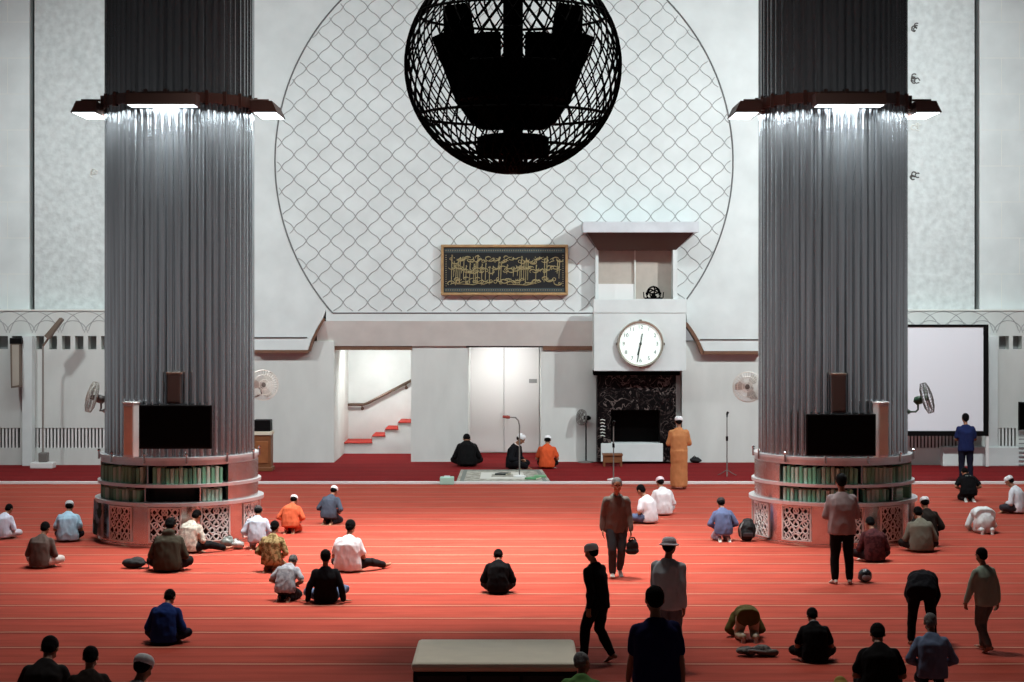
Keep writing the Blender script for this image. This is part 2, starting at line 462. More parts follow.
# ================================================================ MINBAR, NICHE, CLOCK
DM = 48.9
mb = thing('pulpit', 'white marble pulpit box with flat canopy above a black marble niche', 'pulpit', (XP(640, DM), DM, 0))
def loc(o, v): return V(v)-V(o.location)
def pb_in(o, name, items, m, bev=0.0):
    bm = BM(); l = V(o.location)
    for (a, b, c, d, e, f) in items:
        box(bm, XP(a, e)-l.x, XP(b, e)-l.x, e-l.y, f-l.y, ZP(d, e)-l.z, ZP(c, e)-l.z, bev)
    return obj(name, bm, m, o)
par = pb_in(mb, 'parapet', [(594, 686, 313, 371, DM, 50.0)], M_WALL, .01)
pb_in(mb, 'parapet_coping', [(593.5, 687, 299, 313, DM-.02, 49.0)], M_WALL, .01)
pb_in(mb, 'back_panel', [(597, 676, 236, 312, 49.5, 49.59)], M_BEIGE)
pb_in(mb, 'lower_back_panel', [(598, 634.5, 284, 312, 49.44, 49.5)], M_WHITE, .006)
pb_in(mb, 'jamb', [(595.5, 598.5, 246, 300, 49.2, 49.55)], M_WALL)
pb_in(mb, 'jamb', [(673, 677.5, 246, 300, 49.0, 49.55)], M_WALL)
pb_in(mb, 'divider', [(634.6, 635.6, 247, 300, 49.4, 49.5)], M_GREY)
DC = 48.4
pb_in(mb, 'canopy', [(583, 699, 221.5, 232.5, DC, 49.6)], mat('canopy_stone', (200, 206, 210), .45, var=.08, vscale=3), .015)
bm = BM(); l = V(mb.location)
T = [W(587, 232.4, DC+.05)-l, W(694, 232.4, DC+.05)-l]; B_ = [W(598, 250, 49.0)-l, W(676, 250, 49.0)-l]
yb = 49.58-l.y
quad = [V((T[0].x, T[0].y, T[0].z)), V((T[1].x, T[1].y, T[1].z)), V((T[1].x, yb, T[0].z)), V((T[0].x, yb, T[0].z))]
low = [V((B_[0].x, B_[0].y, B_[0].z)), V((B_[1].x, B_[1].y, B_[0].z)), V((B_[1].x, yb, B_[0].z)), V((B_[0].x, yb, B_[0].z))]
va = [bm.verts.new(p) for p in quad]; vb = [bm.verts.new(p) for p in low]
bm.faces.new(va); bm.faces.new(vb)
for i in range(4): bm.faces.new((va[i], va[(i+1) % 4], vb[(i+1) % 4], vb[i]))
obj('canopy_soffit', bm, mat('soffit_shade_brown', (84, 58, 48), .6), mb)  # dark brown carries the shade of the down-facing underside in its colour
# black emblem on the parapet
em = thing('emblem', 'small black openwork emblem standing on the pulpit parapet', 'emblem', W(653.5, 299, 48.93))
bm = BM(); s = 48.93/F
def epath(pts, r): tube(bm, [V((x*s, 0, y*s)) for x, y in pts], [r*s]*len(pts), 6)
def earc(cx, cy, r, a, b, w, n=14): epath([(cx+r*math.cos(math.radians(a+(b-a)*i/n)), cy+r*math.sin(math.radians(a+(b-a)*i/n))) for i in range(n+1)], w)
earc(0, 6, 6.2, -20, 200, 1.0); ell(bm, (0, 0, 4*s), ((2.2*s, 0, 0), (0, .02, 0), (0, 0, 2.6*s))); earc(-2.5, 7.5, 2.2, 0, 300, .8); earc(2.5, 7.5, 2.2, -120, 180, .8); earc(0, 5, 3.6, 0, 330, .8); earc(-4, 3.5, 2.6, 90, 380, .7); earc(4, 3.5, 2.6, -200, 90, .7)
epath([(-9, 0.8), (9, 0.8)], .9); epath([(0, 3), (1.5, 9), (0, 13.2)], .8); epath([(-9.5, 1), (-10, 7)], .6); epath([(9.5, 1), (10, 7)], .6); epath([(-6, 1), (-7.5, 6), (-4.5, 8)], .7); epath([(6, 1), (7.5, 6), (4.5, 8)], .7)
obj('scrollwork', bm, M_BLKMETAL, em)
# niche
nc = thing('prayer_niche', 'black veined marble prayer niche beneath the round clock', 'niche', (XP(636, 49.5), 49.5, 0))
pb_in(nc, 'cornice', [(594, 680, 371, 375.5, 49.2, 49.99)], M_BLKMETAL, .01)
pb_in(nc, 'surround', [(597, 611, 375.5, 461.6, 49.4, 49.99), (660, 676, 375.5, 461.6, 49.4, 49.99), (611, 660, 375.5, 410, 49.4, 49.99)], M_VEIN)
pb_in(nc, 'recess', [(609, 662, 408, 446, 49.9, 49.99)], M_SCREEN)
pb_in(nc, 'step_block', [(601, 663, 443.5, 461.6, 49.3, 49.9)], M_WALL, .01)
bm = BM()
for k in range(6):
    q = W(600+random.uniform(0, 1), 420+k*3.2, 49.39)-V(nc.location)
    tube(bm, [q+V((.0, 0, 0)), q+V((.06, 0, .015)), q+V((.13, 0, -.01))], .012, 4)
obj('inscription', bm, M_GREY, nc)
# clock
ck = thing('wall_clock', 'round white wall clock with steel rim on the pulpit front', 'clock', W(640.3, 343.8, DM-.02))
R = 23.2*DM/F
bm = BM(); lathe(bm, [(R, 0), (R, .10), (R*.97, .13), (R*.90, .12), (R*.895, .05)], 64, (0, 0, 0), (0, -1, 0)); obj('rim', bm, mat('clock_rim', (186, 182, 168), .35, metal=.7), ck, smooth=False)
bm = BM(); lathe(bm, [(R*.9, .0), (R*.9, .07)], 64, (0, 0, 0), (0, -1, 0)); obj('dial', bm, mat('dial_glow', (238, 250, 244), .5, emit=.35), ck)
def hand_bm(a, l, tail, w):
    bm = BM(); u = V((math.sin(a), 0, math.cos(a))); n = V((u.z, 0, -u.x))*w
    prism(bm, [u*-tail-n*.7+V((0, -.085, 0)), u*l-n*.5+V((0, -.085, 0)), u*l+n*.5+V((0, -.085, 0)), u*-tail+n*.7+V((0, -.085, 0))], (0, -.008, 0)); return bm
M_HAND = mat('hand_grey', (70, 84, 82), .5)
obj('hour_hand', hand_bm(math.radians(194), R*.50, R*.10, .032), M_HAND, ck)
obj('minute_hand', hand_bm(math.radians(190), R*.80, R*.45, .022), M_HAND, ck)
bm = BM(); lathe(bm, [(.035, .07), (.035, .1)], 16, (0, 0, 0), (0, -1, 0)); obj('hub', bm, M_HAND, ck)
for n_ in range(1, 13):
    a = n_*PI/6
    cu = bpy.data.curves.new('n', 'FONT'); cu.body = str(n_); cu.size = .15; cu.align_x = 'CENTER'; cu.align_y = 'CENTER'; cu.extrude = .004
    to = bpy.data.objects.new('n', cu); COL.objects.link(to)
    me = bpy.data.meshes.new_from_object(to.evaluated_get(bpy.context.evaluated_depsgraph_get())); bpy.data.objects.remove(to)
    me.transform(Matrix.Rotation(PI/2, 4, 'X')); me.transform(Matrix.Translation((math.sin(a)*R*.72, -.075, math.cos(a)*R*.72)))
    link('numeral', me, mat('numeral_grey', (128, 142, 138), .5), ck)
for n_ in range(4):
    a = n_*PI/2
    bm = BM(); box(bm, math.sin(a)*R*.99-.035, math.sin(a)*R*.99+.035, -.1, 0, math.cos(a)*R*.99-.035, math.cos(a)*R*.99+.035, .01); obj('lug', bm, M_RAIL, ck)

# calligraphy panel
cp = thing('calligraphy_panel', 'long gold framed black panel of gold calligraphy on the lattice wall', 'panel', W(504.5, 270, 49.5))
s = 49.5/F
w2, h2 = 63.5*s, 25.3*s
bm = BM()
for (a, b, c, d) in ((-w2, w2, h2-.075, h2), (-w2, w2, -h2, -h2+.075), (-w2, -w2+.075, -h2+.075, h2-.075), (w2-.075, w2, -h2+.075, h2-.075)):
    box(bm, a, b, -.08, .08, c, d, .012)
obj('frame', bm, M_GOLD, cp)
bm = BM(); box(bm, -w2+.05, w2-.05, -.02, .08, -h2+.05, h2-.05); obj('backing', bm, M_NIGHT, cp)
bm = BM()
box(bm, -w2+.1, w2-.1, -.03, -.01, h2-.22, h2-.10); box(bm, -w2+.1, w2-.1, -.03, -.01, -h2+.09, -h2+.20)
bd = obj('border_band', bm, M_BAND, cp)
bm = BM()
for zz in (h2-.16, -h2+.145):
    x = -w2+.14
    while x < w2-.14:
        ell(bm, (x, -.035, zz), ((.016, 0, 0), (0, .006, 0), (0, 0, .022)), 1); x += .062
for sx in (-1, 1):
    z = -h2+.26
    while z < h2-.26:
        ell(bm, (sx*(w2-.14), -.035, z), ((.022, 0, 0), (0, .006, 0), (0, 0, .016)), 1); z += .06
obj('border_beads', bm, mat('bead_grey', (132, 124, 100), .6), cp)['kind'] = 'stuff'
bm = BM(); rnd = random.Random(3)
def cst(pts, r): tube(bm, [V((x, -.03, z)) for x, z in pts], r, 4)
lo, hi = -h2+.27, h2-.27
x = w2-.25
while x > -w2+.25:
    if rnd.random() < .55:
        z0_, z1_ = lo+rnd.uniform(0, .35), hi-rnd.uniform(0, .35)
        cst([(x, z0_), (x+.008, (z0_+z1_)/2), (x+.02, z1_), (x+.045, z1_-.05)], [.008, .011, .013, .006])
    for zr in (lo+.12, (lo+hi)/2+.02, hi-.14):
        q = rnd.random(); c = (x+rnd.uniform(-.04, .04), zr+rnd.uniform(-.07, .07)); r = rnd.uniform(.05, .09)
        if q < .5:
            a0_ = rnd.choice([.9, .1, 1.1]); cst([(c[0]+r*1.2*math.cos(t), c[1]+r*.75*math.sin(t)) for t in [PI*(a0_+1.15*i/9) for i in range(10)]], [.006+.010*math.sin(PI*i/9) for i in range(10)])
        elif q < .7:
            r *= .5; tube(bm, [V((c[0]+r*math.cos(2*PI*i/8), -.03, c[1]+r*math.sin(2*PI*i/8))) for i in range(8)], .010, 4, closed=True)
        elif q < .92: cst([(c[0]-.08, c[1]-.03), (c[0], c[1]+.015), (c[0]+.08, c[1]+.03)], [.006, .012, .005])
        else: ell(bm, (c[0], -.03, c[1]), ((.014, 0, .010), (0, .008, 0), (-.010, 0, .014)), 1)
    x -= rnd.uniform(.046, .066)
cst([(-w2+.3, lo+.05), (-w2+.9, lo+.02), (-w2+1.1, lo+.08)], [.006, .014, .006]); cst([(.1, lo+.03), (.6, lo+.01), (.9, lo+.07)], [.006, .014, .006])
obj('calligraphy', bm, M_GOLDSCRIPT, cp)

# small wall ornaments on the embossed panels
rnd = random.Random(5)
for px, py, lab in ((916, 27, 'small dark wall ornament, topmost beside the lit column'), (916, 78, 'small dark wall ornament, second from the top of its row'), (916, 126, 'faint small wall ornament just below the lamp hood level'), (915, 175, 'small dark wall ornament, lowest of the row beside the column'), (93, 172, 'lone small grey ornament on the embossed wall across the hall')):
    bm = BM(); s = DU/F
    for k in range(4):
        c = (rnd.uniform(-3, 3), rnd.uniform(-3, 3)); r = rnd.uniform(1.4, 2.8)
        tube(bm, [V(((c[0]+r*math.cos(t))*s, 0, (c[1]+r*math.sin(t))*s)) for t in [rnd.uniform(0, 1)+4.6*i/10 for i in range(11)]], .018, 5)
    o = obj('wall_ornament', bm, M_GREY if py in (126, 172) else M_LINE, None, W(px, py, DU-.01))
    tag(o, lab, 'ornament', 'small ornaments on the embossed wall')

# ================================================================ COLUMNS
DCOL = 33.6
RC = 1.325
def column(cx_px, mirror, label):
    cx = XP(cx_px, DCOL)
    root = thing('steel_column', label, 'column', (cx, DCOL, 0), 0, 'fluted steel columns')
    bm = BM(); NF, K = 60, 8; prof = []
    for i in range(NF):
        for j in range(K):
            t = j/K; a = 2*PI*(i+t)/NF
            b = math.sqrt(max(0, 1-((t-.45)/.45)**2)) if t < .9 else 0.0
            prof.append((a, RC+.05*b-.01*(i % 3 == 0)))
    rings = []
    for z in (1.602, 5.0, 8.05, 13.9): rings.append([bm.verts.new((r*math.cos(a), r*math.sin(a), z)) for a, r in prof])
    n = len(prof)
    for i in range(3):
        for j in range(n): bm.faces.new((rings[i][j], rings[i][(j+1) % n], rings[i+1][(j+1) % n], rings[i+1][j]))
    bm.faces.new(rings[0]); bm.faces.new(rings[-1])
    obj('shaft', bm, M_STEEL, root)
    bm = BM(); lathe(bm, [(1.10, 0), (1.10, 1.601)], 48); obj('core', bm, M_BLACK, root)
    bm = BM(); lathe(bm, [(RC+.02, 7.98), (RC+.09, 7.98), (RC+.09, 8.16), (RC+.02, 8.16)], 64)
    for k in range(24):
        a = 2*PI*k/24; p = V((math.cos(a), math.sin(a), 0))*(RC+.09); box(bm, p.x-.03, p.x+.03, p.y-.03, p.y+.03, 7.94, 8.2)
    obj('collar', bm, M_HOOD, root)
    return root
colL = column(180, 1, 'fluted steel column with a black television facing the carpet, nearer the stair recess')
colR = column(832.5, -1, 'fluted steel column with black television, nearer the white projection screen')

def hood(col, ang, label):
    c = V(col.location)
    r = thing('column_lamp', label, 'lamp', (c.x, c.y, 7.97), ang, 'lamp hoods round the columns')
    # local +x points outward
    x0, x1 = RC+.10, RC+.57
    bm = BM()
    pts = [V((x0, -.62, -.10)), V((x1, -.62, -.10)), V((x1-.1, -.62, .11)), V((x0, -.62, .11))]
    prism(bm, pts, (0, 1.24, 0)); obj('hood', bm, M_HOOD, r)
    bm = BM(); box(bm, x0+.04, x1-.03, -.58, .58, -.108, -.098, .003); obj('diffuser', bm, M_LAMP, r)
    for y in (-.5, .5):
        bm = BM(); tube(bm, [V((RC+.05, y, .13)), V((x0+.3, y, .13))], .025, 6); obj('bracket', bm, M_HOOD, r)
    li = bpy.data.lights.new('lamp_and_fill_light', 'AREA'); li.shape = 'RECTANGLE'; li.size = .4; li.size_y = 1.1
    li.energy = LAMP_W; li.color = (.88, .97, 1.0); li.spread = math.radians(150)
    lo = bpy.data.objects.new('lamp_and_fill_light', li); COL.objects.link(lo)
    wp = V((c.x+math.cos(ang)*(RC+.42), c.y+math.sin(ang)*(RC+.42), 7.97-.125)); lo.location = wp
    tgt = V((math.cos(ang)*-.12, math.sin(ang)*-.12, -1)); lo.rotation_euler = tgt.to_track_quat('-Z', 'Y').to_euler()
    for da in (-PI/8, PI/8):  # extra lights without lamps, added between hoods to spread light on the shaft
        l2 = lo.copy(); l2.data = li.copy(); l2.data.size_y = .5; l2.data.energy = LAMP_W*.2; COL.objects.link(l2)
        l2.location = V((c.x+math.cos(ang+da*1.5)*(RC+.40), c.y+math.sin(ang+da*1.5)*(RC+.40), 7.97-.125))
LAMP_W = 170
for col, nm in ((colL, 'nearer the stair recess'), (colR, 'nearer the projection screen')):
    for ang, w in ((0, 'toward the screen'), (PI, 'toward the pole lamp'), (-PI/2, 'on the carpet side'), (PI/2, 'on the niche side')):
        hood(col, ang, f'brown lamp hood {w}, column {nm}')

# ring bookcase round each column foot
M_BOOK = [mat('book_green', (104, 168, 138), .6), mat('book_sage', (150, 188, 170), .6), mat('book_dark', (66, 118, 98), .6), mat('book_olive', (168, 190, 176), .6)]
M_PAGE = mat('book_pages', (222, 214, 190), .8)
def ringband(bm, r0, r1, z0, z1, a0, a1, n=48):
    """solid arc; angles in degrees from -y (towards the camera), + to the right"""
    A0, A1 = math.radians(a0-90), math.radians(a1-90)
    full = abs(a1-a0) >= 359.9
    N = n; m = N if full else N+1
    rr = [[bm.verts.new((r*math.cos(A0+(A1-A0)*i/N), r*math.sin(A0+(A1-A0)*i/N), z)) for i in range(m)] for r, z in ((r0, z0), (r1, z0), (r1, z1), (r0, z1))]
    for k in range(4):
        for i in range(N): bm.faces.new((rr[k][i], rr[k][(i+1) % m], rr[(k+1) % 4][(i+1) % m], rr[(k+1) % 4][i]))
    if not full:
        bm.faces.new([rr[k][0] for k in range(4)]); bm.faces.new([rr[k][-1] for k in range(4)])
def polar(r, a, z): 
    t = math.radians(a-90); return V((r*math.cos(t), r*math.sin(t), z))
def bookcase(col, mirror, label, blabel):
    c = V(col.location); root = thing('ring_bookcase', label, 'bookcase', (c.x, c.y, 0), 0, 'ring bookcases round the columns')
    bm = BM(); ringband(bm, 1.14, 1.47, 0.04, .74, 0, 360, 96); ringband(bm, 1.14, 1.49, 0, .05, 0, 360, 96); obj('base_drum', bm, M_STEEL2, root)
    for nm, z0, z1, r1 in (('lower_rail', .74, .80, 1.55), ('middle_rail', 1.07, 1.125, 1.50), ('top_rail', 1.55, 1.60, 1.46)):
        bm = BM(); ringband(bm, 1.14, r1, z0, z1, 0, 360, 96); obj(nm, bm, mat('rail_silver', (214, 216, 218), .3, metal=.55), root)
    bm = BM(); ringband(bm, 1.40, 1.44, 1.46, 1.55, 0, 360, 96); obj('upper_band', bm, mat('band_silver', (206, 208, 210), .3, metal=.7, var=.12, vscale=4, bump=.1, bscale=5), root)
    bm = BM(); ringband(bm, 1.14, 1.20, .8, 1.55, 0, 360, 96); obj('inner_wall', bm, M_BLACK, root)
    lim = (-78, 47) if mirror > 0 else (-51, 84)
    # smooth steel closing panels on the side away from the books
    bm = BM()
    ringband(bm, 1.30, 1.445, .8, 1.47, lim[1], lim[0]+360, 60); obj('closing_panel', bm, M_STEEL2, root)
    divs = {1: [-13, ], 0: [-15, 25]} if mirror > 0 else {1: [11], 0: [8, 38]}
    for row, z0, z1 in ((0, .80, 1.07), (1, 1.125, 1.46)):
        for a in divs[row]:
            bm = BM(); p = polar(1.30, a, 0); u = polar(1, a, 0); t = V((-u.y, u.x, 0))*.012
            prism(bm, [polar(1.22, a, z0)-t, polar(1.43, a, z0)-t, polar(1.43, a, z1)-t, polar(1.22, a, z1)-t], t*2); obj('divider', bm, M_STEEL2, root)
    for k in range(10):
        a = k*36
        bm = BM(); ringband(bm, 1.462, 1.478, .10, .70, a-11, a+11, 12); g = obj('vent_grille', bm, M_BLACK, root)
        bm = BM()
        for (aa, ab, za, zb) in ((a-11.4, a+11.4, .09, .11), (a-11.4, a+11.4, .69, .71), (a-11.4, a-10.2, .09, .71), (a+10.2, a+11.4, .09, .71)): ringband(bm, 1.47, 1.495, za, zb, aa, ab, 10)
        w = 20.6; nx, nz = 3, 5
        for i in range(nx):
            for j in range(nz):
                ca, cz = a-w/2+w*(i+.5)/nx, .11+.58*(j+.5)/nz
                if j % 2: ca += w/nx/2*(1 if i < nx-1 else 0)
                R_ = .052
                pts = [polar(1.485, ca+math.degrees(R_*math.cos(t)/1.48), cz+R_*math.sin(t)) for t in [2*PI*q/10 for q in range(10)]]
                tube(bm, pts, .013, 4, closed=True)
        for i in range(-3, 8):
            for sg in (1, -1):
                pts = []
                for q in range(13):
                    z = .10+.60*q/12; ca = a-w/2+w*(i/4)+sg*(q/12)*w*.85-(0 if sg > 0 else -w*.5)
                    if a-10.6 < ca < a+10.6: pts.append(polar(1.485, ca, z))
                if len(pts) > 1: tube(bm, pts, .012, 4)
        obj('lattice', bm, M_WHITE, g)
    for k in range(12):
        a = k*30+15
        bm = BM(); p = polar(1.53, a, 0)
        tube(bm, [polar(1.51, a, .62), polar(1.53, a, .82), polar(1.51, a, 1.1), polar(1.475, a, 1.56)] if k in (0, 11) and False else [polar(1.475, a, 1.50), polar(1.475, a, 1.64)], .022, 8); ball(bm, polar(1.475, a, 1.66), .032, 1)
        obj('rail_knob', bm, M_CHROME, root)
    # books
    rnd = random.Random(11 if mirror > 0 else 12)
    gaps = {1: [], 0: ([(-15, 25)] if mirror > 0 else [(38, 64)])}
    for row, z0, h in ((0, .80, .22), (1, 1.125, .285)):
        a = lim[0]+2.5
        while a < lim[1]-6:
            wd = rnd.uniform(.064, .074)
            da = math.degrees(wd/1.235)
            skip = any(g0-da < a < g1 for g0, g1 in gaps[row]) or any(abs(a+da/2-d) < da/2+1.0 for d in divs[row])
            if not skip:
                key = rnd.choice([0, 0, 1, 1, 2, 3]); hh = rnd.choice([0, 1])
                me = book_mesh(key, row, hh)
                o = bpy.data.objects.new('book', me); COL.objects.link(o)
                p = polar(1.335, a+da/2, z0+.002)+c; o.location = p; o.rotation_euler.z = math.radians(a+da/2)
                tag(o, blabel[row], 'book', blabel[row+2])
            a += da+.12
    if mirror < 0:
        for k in range(4):
            o = bpy.data.objects.new('book', book_mesh(3 if k % 2 else 1, 2, 0)); COL.objects.link(o)
            p = polar(1.325, 46, .805+k*.055)+c; o.location = p; o.rotation_euler.z = math.radians(46+rnd.uniform(-3, 3))
            tag(o, ['bottom book', 'second lowest book', 'second highest book', 'top book'][k]+' of the flat pale stack on the lower ring shelf', 'book', 'flat stack of books')
    return root
BC = {}
def book_mesh(key, row, hh):
    k = (key, row, hh)
    if k in BC: return BC[k]
    bm = BM()
    if row == 2:
        box(bm, -.11, .11, -.12, .10, 0, .052, .006, 0); box(bm, -.105, .113, -.115, .104, .008, .044, 0, 1)
    else:
        h = (.225 if row == 0 else .30)*(1 if hh else .93); w = .029
        # covers and rounded spine, pages inside
        prism(bm, [V((-w, .09, 0)), V((-w*1.18, -.09, 0)), V((-w*.7, -.105, 0)), V((w*.7, -.105, 0)), V((w*1.18, -.09, 0)), V((w, .09, 0))], (0, 0, h), 0)
        box(bm, -w*.8, w*.8, -.08, .094, -.0, h+.001, 0, 1)
    bmesh.ops.recalc_face_normals(bm, faces=bm.faces)
    me = bpy.data.meshes.new('book'); bm.to_mesh(me); bm.free()
    me.materials.append(M_BOOK[key]); me.materials.append(M_PAGE)
    BC[k] = me; return me
bookcase(colL, 1, 'steel ring bookcase with an empty black compartment round a column foot', ['green book upright on the lower ring shelf with the empty compartment', 'green book upright on the upper ring shelf above the empty compartment', 'green books on the lower shelf with the gap', 'green books on the upper shelf above the gap'])
bookcase(colR, -1, 'steel ring bookcase behind the standing grey shirted man', ['green book upright on the lower ring shelf behind the standing man', 'green book upright on the upper ring shelf behind the standing man', 'green books on the lower shelf behind the man', 'green books on the upper shelf behind the man'])

# televisions, column speakers, side cabinets
def front_y(px, col, r): # column front surface y at this x
    return col.location.y-r
for col, (a, b, c, d), lab in ((colL, (139, 212, 405, 449), 'black flat television on the column nearer the stair recess'), (colR, (806, 876, 414, 456), 'black flat television on the column behind the standing man')):
    D = DCOL-1.375-.25
    p = W((a+b)/2, (c+d)/2, D); r = thing('television', lab, 'television', p, 0, 'column televisions')
    w, h = (b-a)*D/F/2, (d-c)*D/F/2
    bm = BM(); box(bm, -w, w, 0, .06, -h, h, .012); obj('casing', bm, M_BLACK, r)
    bm = BM(); box(bm, -w+.03, w-.03, -.006, .004, -h+.04, h-.03); obj('screen', bm, M_SCREEN, r)
    bm = BM(); box(bm, -.18, .18, .06, .10, -.16, .16); box(bm, -.05, .05, .08, .25, -.05, .05); obj('wall_mount', bm, M_BLKMETAL, r)
for col, (a, b, c, d), lab in ((colL, (166.5, 180.5, 374, 404), 'narrow dark column loudspeaker above the television nearer the stairs'), (colR, (832, 846, 375, 413), 'narrow dark column loudspeaker above the television behind the standing man')):
    D = DCOL-1.375-.19
    p = W((a+b)/2, (c+d)/2, D); r = thing('loudspeaker', lab, 'loudspeaker', p, 0, 'column loudspeakers')
    w, h = (b-a)*D/F/2, (d-c)*D/F/2
    bm = BM(); box(bm, -w, w, 0, .12, -h, h, .015); obj('cabinet', bm, mat('speaker_dark', (54, 48, 46), .6), r)
    bm = BM(); box(bm, -w+.02, w-.02, -.012, .004, -h+.04, h-.02, .004); obj('grille', bm, mat('speaker_cloth', (64, 52, 46), .8, bump=.3, bscale=80), r)
    bm = BM(); box(bm, -w-.01, w+.01, -.01, .16, h-.005, h+.03, .005); obj('top_cap', bm, M_SPK, r)
    bm = BM(); box(bm, -.04, .04, .12, .19, -.1, .1); obj('wall_mount', bm, M_BLKMETAL, r)
for col, (a, b, c, d), lab, rz in ((colL, (124, 139, 403, 455), 'tall slim white cabinet with peach face beside the television nearer the stairs', -.62), (colR, (874, 888, 403, 456), 'tall slim white cabinet with pale face beside the television behind the standing man', .62)):
    D = DCOL-1.25
    p = V(col.location)+polar(1.53, -24 if rz < 0 else 24, 0); p.z = 1.62
    hgt = ZP(c, D)-1.62
    r = thing('slim_cabinet', lab, 'cabinet', p, rz, 'slim cabinets on the bookcases')
    bm = BM(); box(bm, -.13, .13, -.06, .08, 0, hgt, .012); obj('body', bm, M_WHITE, r)
    bm = BM(); box(bm, -.105, .105, -.07, -.055, .04, hgt-.05, .004); obj('face_panel', bm, M_PEACH if rz < 0 else M_CREAM, r)
    bm = BM(); box(bm, -.14, .14, -.075, .09, hgt, hgt+.03, .008); obj('top_board', bm, M_WHITE, r)
    bm = BM(); box(bm, -.05, .05, .08, .15, .3, .6); obj('wall_mount', bm, M_BLKMETAL, r)

# fans fixed to the columns
def fan(label, centre, facing, root_pt, mb_=M_FAN, hub=M_FANGREY, R=.29):
    r = thing('wall_fan', label, 'fan', centre, 0, 'fans fixed to the columns')
    f = V(facing).normalized(); u, w = frame_of(f)
    bm = BM()
    for rr, h in ((R, 0), (R*.98, .05), (R*.98, -.05), (R*.66, .085), (R*.33, .1), (R*.66, -.085)):
        tube(bm, [f*h+(u*math.cos(2*PI*i/28)+w*math.sin(2*PI*i/28))*rr for i in range(28)], .006, 4, closed=True)
    for k in range(32):
        q = u*math.cos(2*PI*k/32)+w*math.sin(2*PI*k/32)
        tube(bm, [f*.1+q*.05, f*.085+q*R*.66, f*.05+q*R*.98, q*R, f*-.05+q*R*.98, f*-.085+q*R*.66, f*-.1+q*.06], .004, 3)
    obj('cage', bm, mb_, r)
    bm = BM(); lathe(bm, [(.0, .03), (.05, .03), (.05, -.04), (.0, -.04)], 16, (0, 0, 0), f); obj('hub', bm, hub, r)
    for k in range(3):
        bm = BM(); a = 2*PI*k/3
        q = u*math.cos(a)+w*math.sin(a); t = (-u*math.sin(a)+w*math.cos(a))
        pts = [q*.05-t*.03+f*.01, q*R*.55-t*.11+f*.03, q*R*.86-t*.05+f*.02, q*R*.86+t*.06-f*.02, q*R*.5+t*.06-f*.02, q*.05+t*.03-f*.01]
        prism(bm, pts, f*.006); obj('blade', bm, mat('fan_blade', (170, 172, 166), .4), r)
    bm = BM(); lathe(bm, [(.0, -.08), (.07, -.09), (.08, -.14), (.075, -.22), (.0, -.26)], 20, (0, 0, 0), f); obj('motor', bm, hub, r, smooth=True)
    e = V(root_pt)-V(centre)
    bm = BM(); st_ = f*-.17+V((0, 0, -.07)); tube(bm, [st_, st_+V((0, 0, -.10)), V((e.x*.6, e.y*.6, st_.z-.14)), V((e.x, e.y, st_.z-.14))], .018, 8); obj('arm', bm, hub, r)
    bm = BM(); ball(bm, V((e.x, e.y, st_.z-.14)), .05, 1); obj('mount_plate', bm, hub, r)
def colpt(col, a, r=RC+.03): return V(col.location)+polar(r, a, 0)
DF = DCOL
fan('edge-on wall fan on an arm beyond the television column, turned toward the pole lamp', W(92, 397, DF-.1), (-1, -.25, .28), V((XP(106, DF), DF-.1, 2.5)), mat('fan_beige', (176, 168, 156), .45))
fan('pale wall fan half hidden behind the column, above the wooden lectern', W(263, 385, DF+.75), (.35, -1, .1), colpt(colL, 118))
fan('white wall fan half hidden behind the column, above the thin microphone stand', W(748, 387, DF+.75), (-.3, -1, .1), colpt(colR, -122))
fan('edge-on fan with green motor in front of the white projection screen', W(927, 398, DF-.1), (1, -.3, .3), V((XP(907, DF), DF-.1, 2.5)), M_FANGREY, M_FANGREEN)

# cloth on the bookcase side
bm = BM()
n1, n2 = 10, 12; g = []
for i in range(n1+1):
    row = []
    for j in range(n2+1):
        a = -86+30*i/n1; z = .735-.60*j/n2
        row.append(bm.verts.new(polar(1.555+.02*math.sin(i*1.7+j*.3)+.02*(j/n2), a+2*math.sin(j*.5), z)))
    g.append(row)
for i in range(n1):
    for j in range(n2): bm.faces.new((g[i][j], g[i+1][j], g[i+1][j+1], g[i][j+1]))
bmesh.ops.solidify(bm, geom=bm.faces[:], thickness=.02)
o = obj('hanging_cloth', bm, mat('cloth_bluegreen', (158, 188, 202), .8, rgb2=(52, 84, 76), vscale=5), None, V(colL.location)*1.0, smooth=True)
tag(o, 'blue and green patterned cloth hanging on the ring bookcase side', 'cloth')

# ================================================================ HANGING LATTICE GLOBE
DG = 24.0
gc = W(513, 65.5, DG); GR = 108*DG/F
gl = thing('hanging_globe', 'large black lattice globe hanging high before the wall', 'chandelier', gc)
bm = BM()
NS = 44
for sg in (1, -1):
    for k in range(NS):
        pts = []
        for i in range(41):
            th = math.radians(6+168*i/40); ph = 2*PI*k/NS+sg*(i/40)*PI*.62
            pts.append(V((math.sin(th)*math.cos(ph), math.sin(th)*math.sin(ph), math.cos(th)))*GR)
        tube(bm, pts, .0125, 4)
obj('lattice_shell', bm, M_BLKMETAL, gl)
for th in (9, 40, 62, 118, 140, 152, 160, 171):
    bm = BM(); t = math.radians(th)
    tube(bm, [V((math.sin(t)*math.cos(2*PI*i/48), math.sin(t)*math.sin(2*PI*i/48), math.cos(t)))*GR*.995 for i in range(48)], .02, 5, closed=True); obj('hoop', bm, M_BLKMETAL, gl)
u_ = DG/F
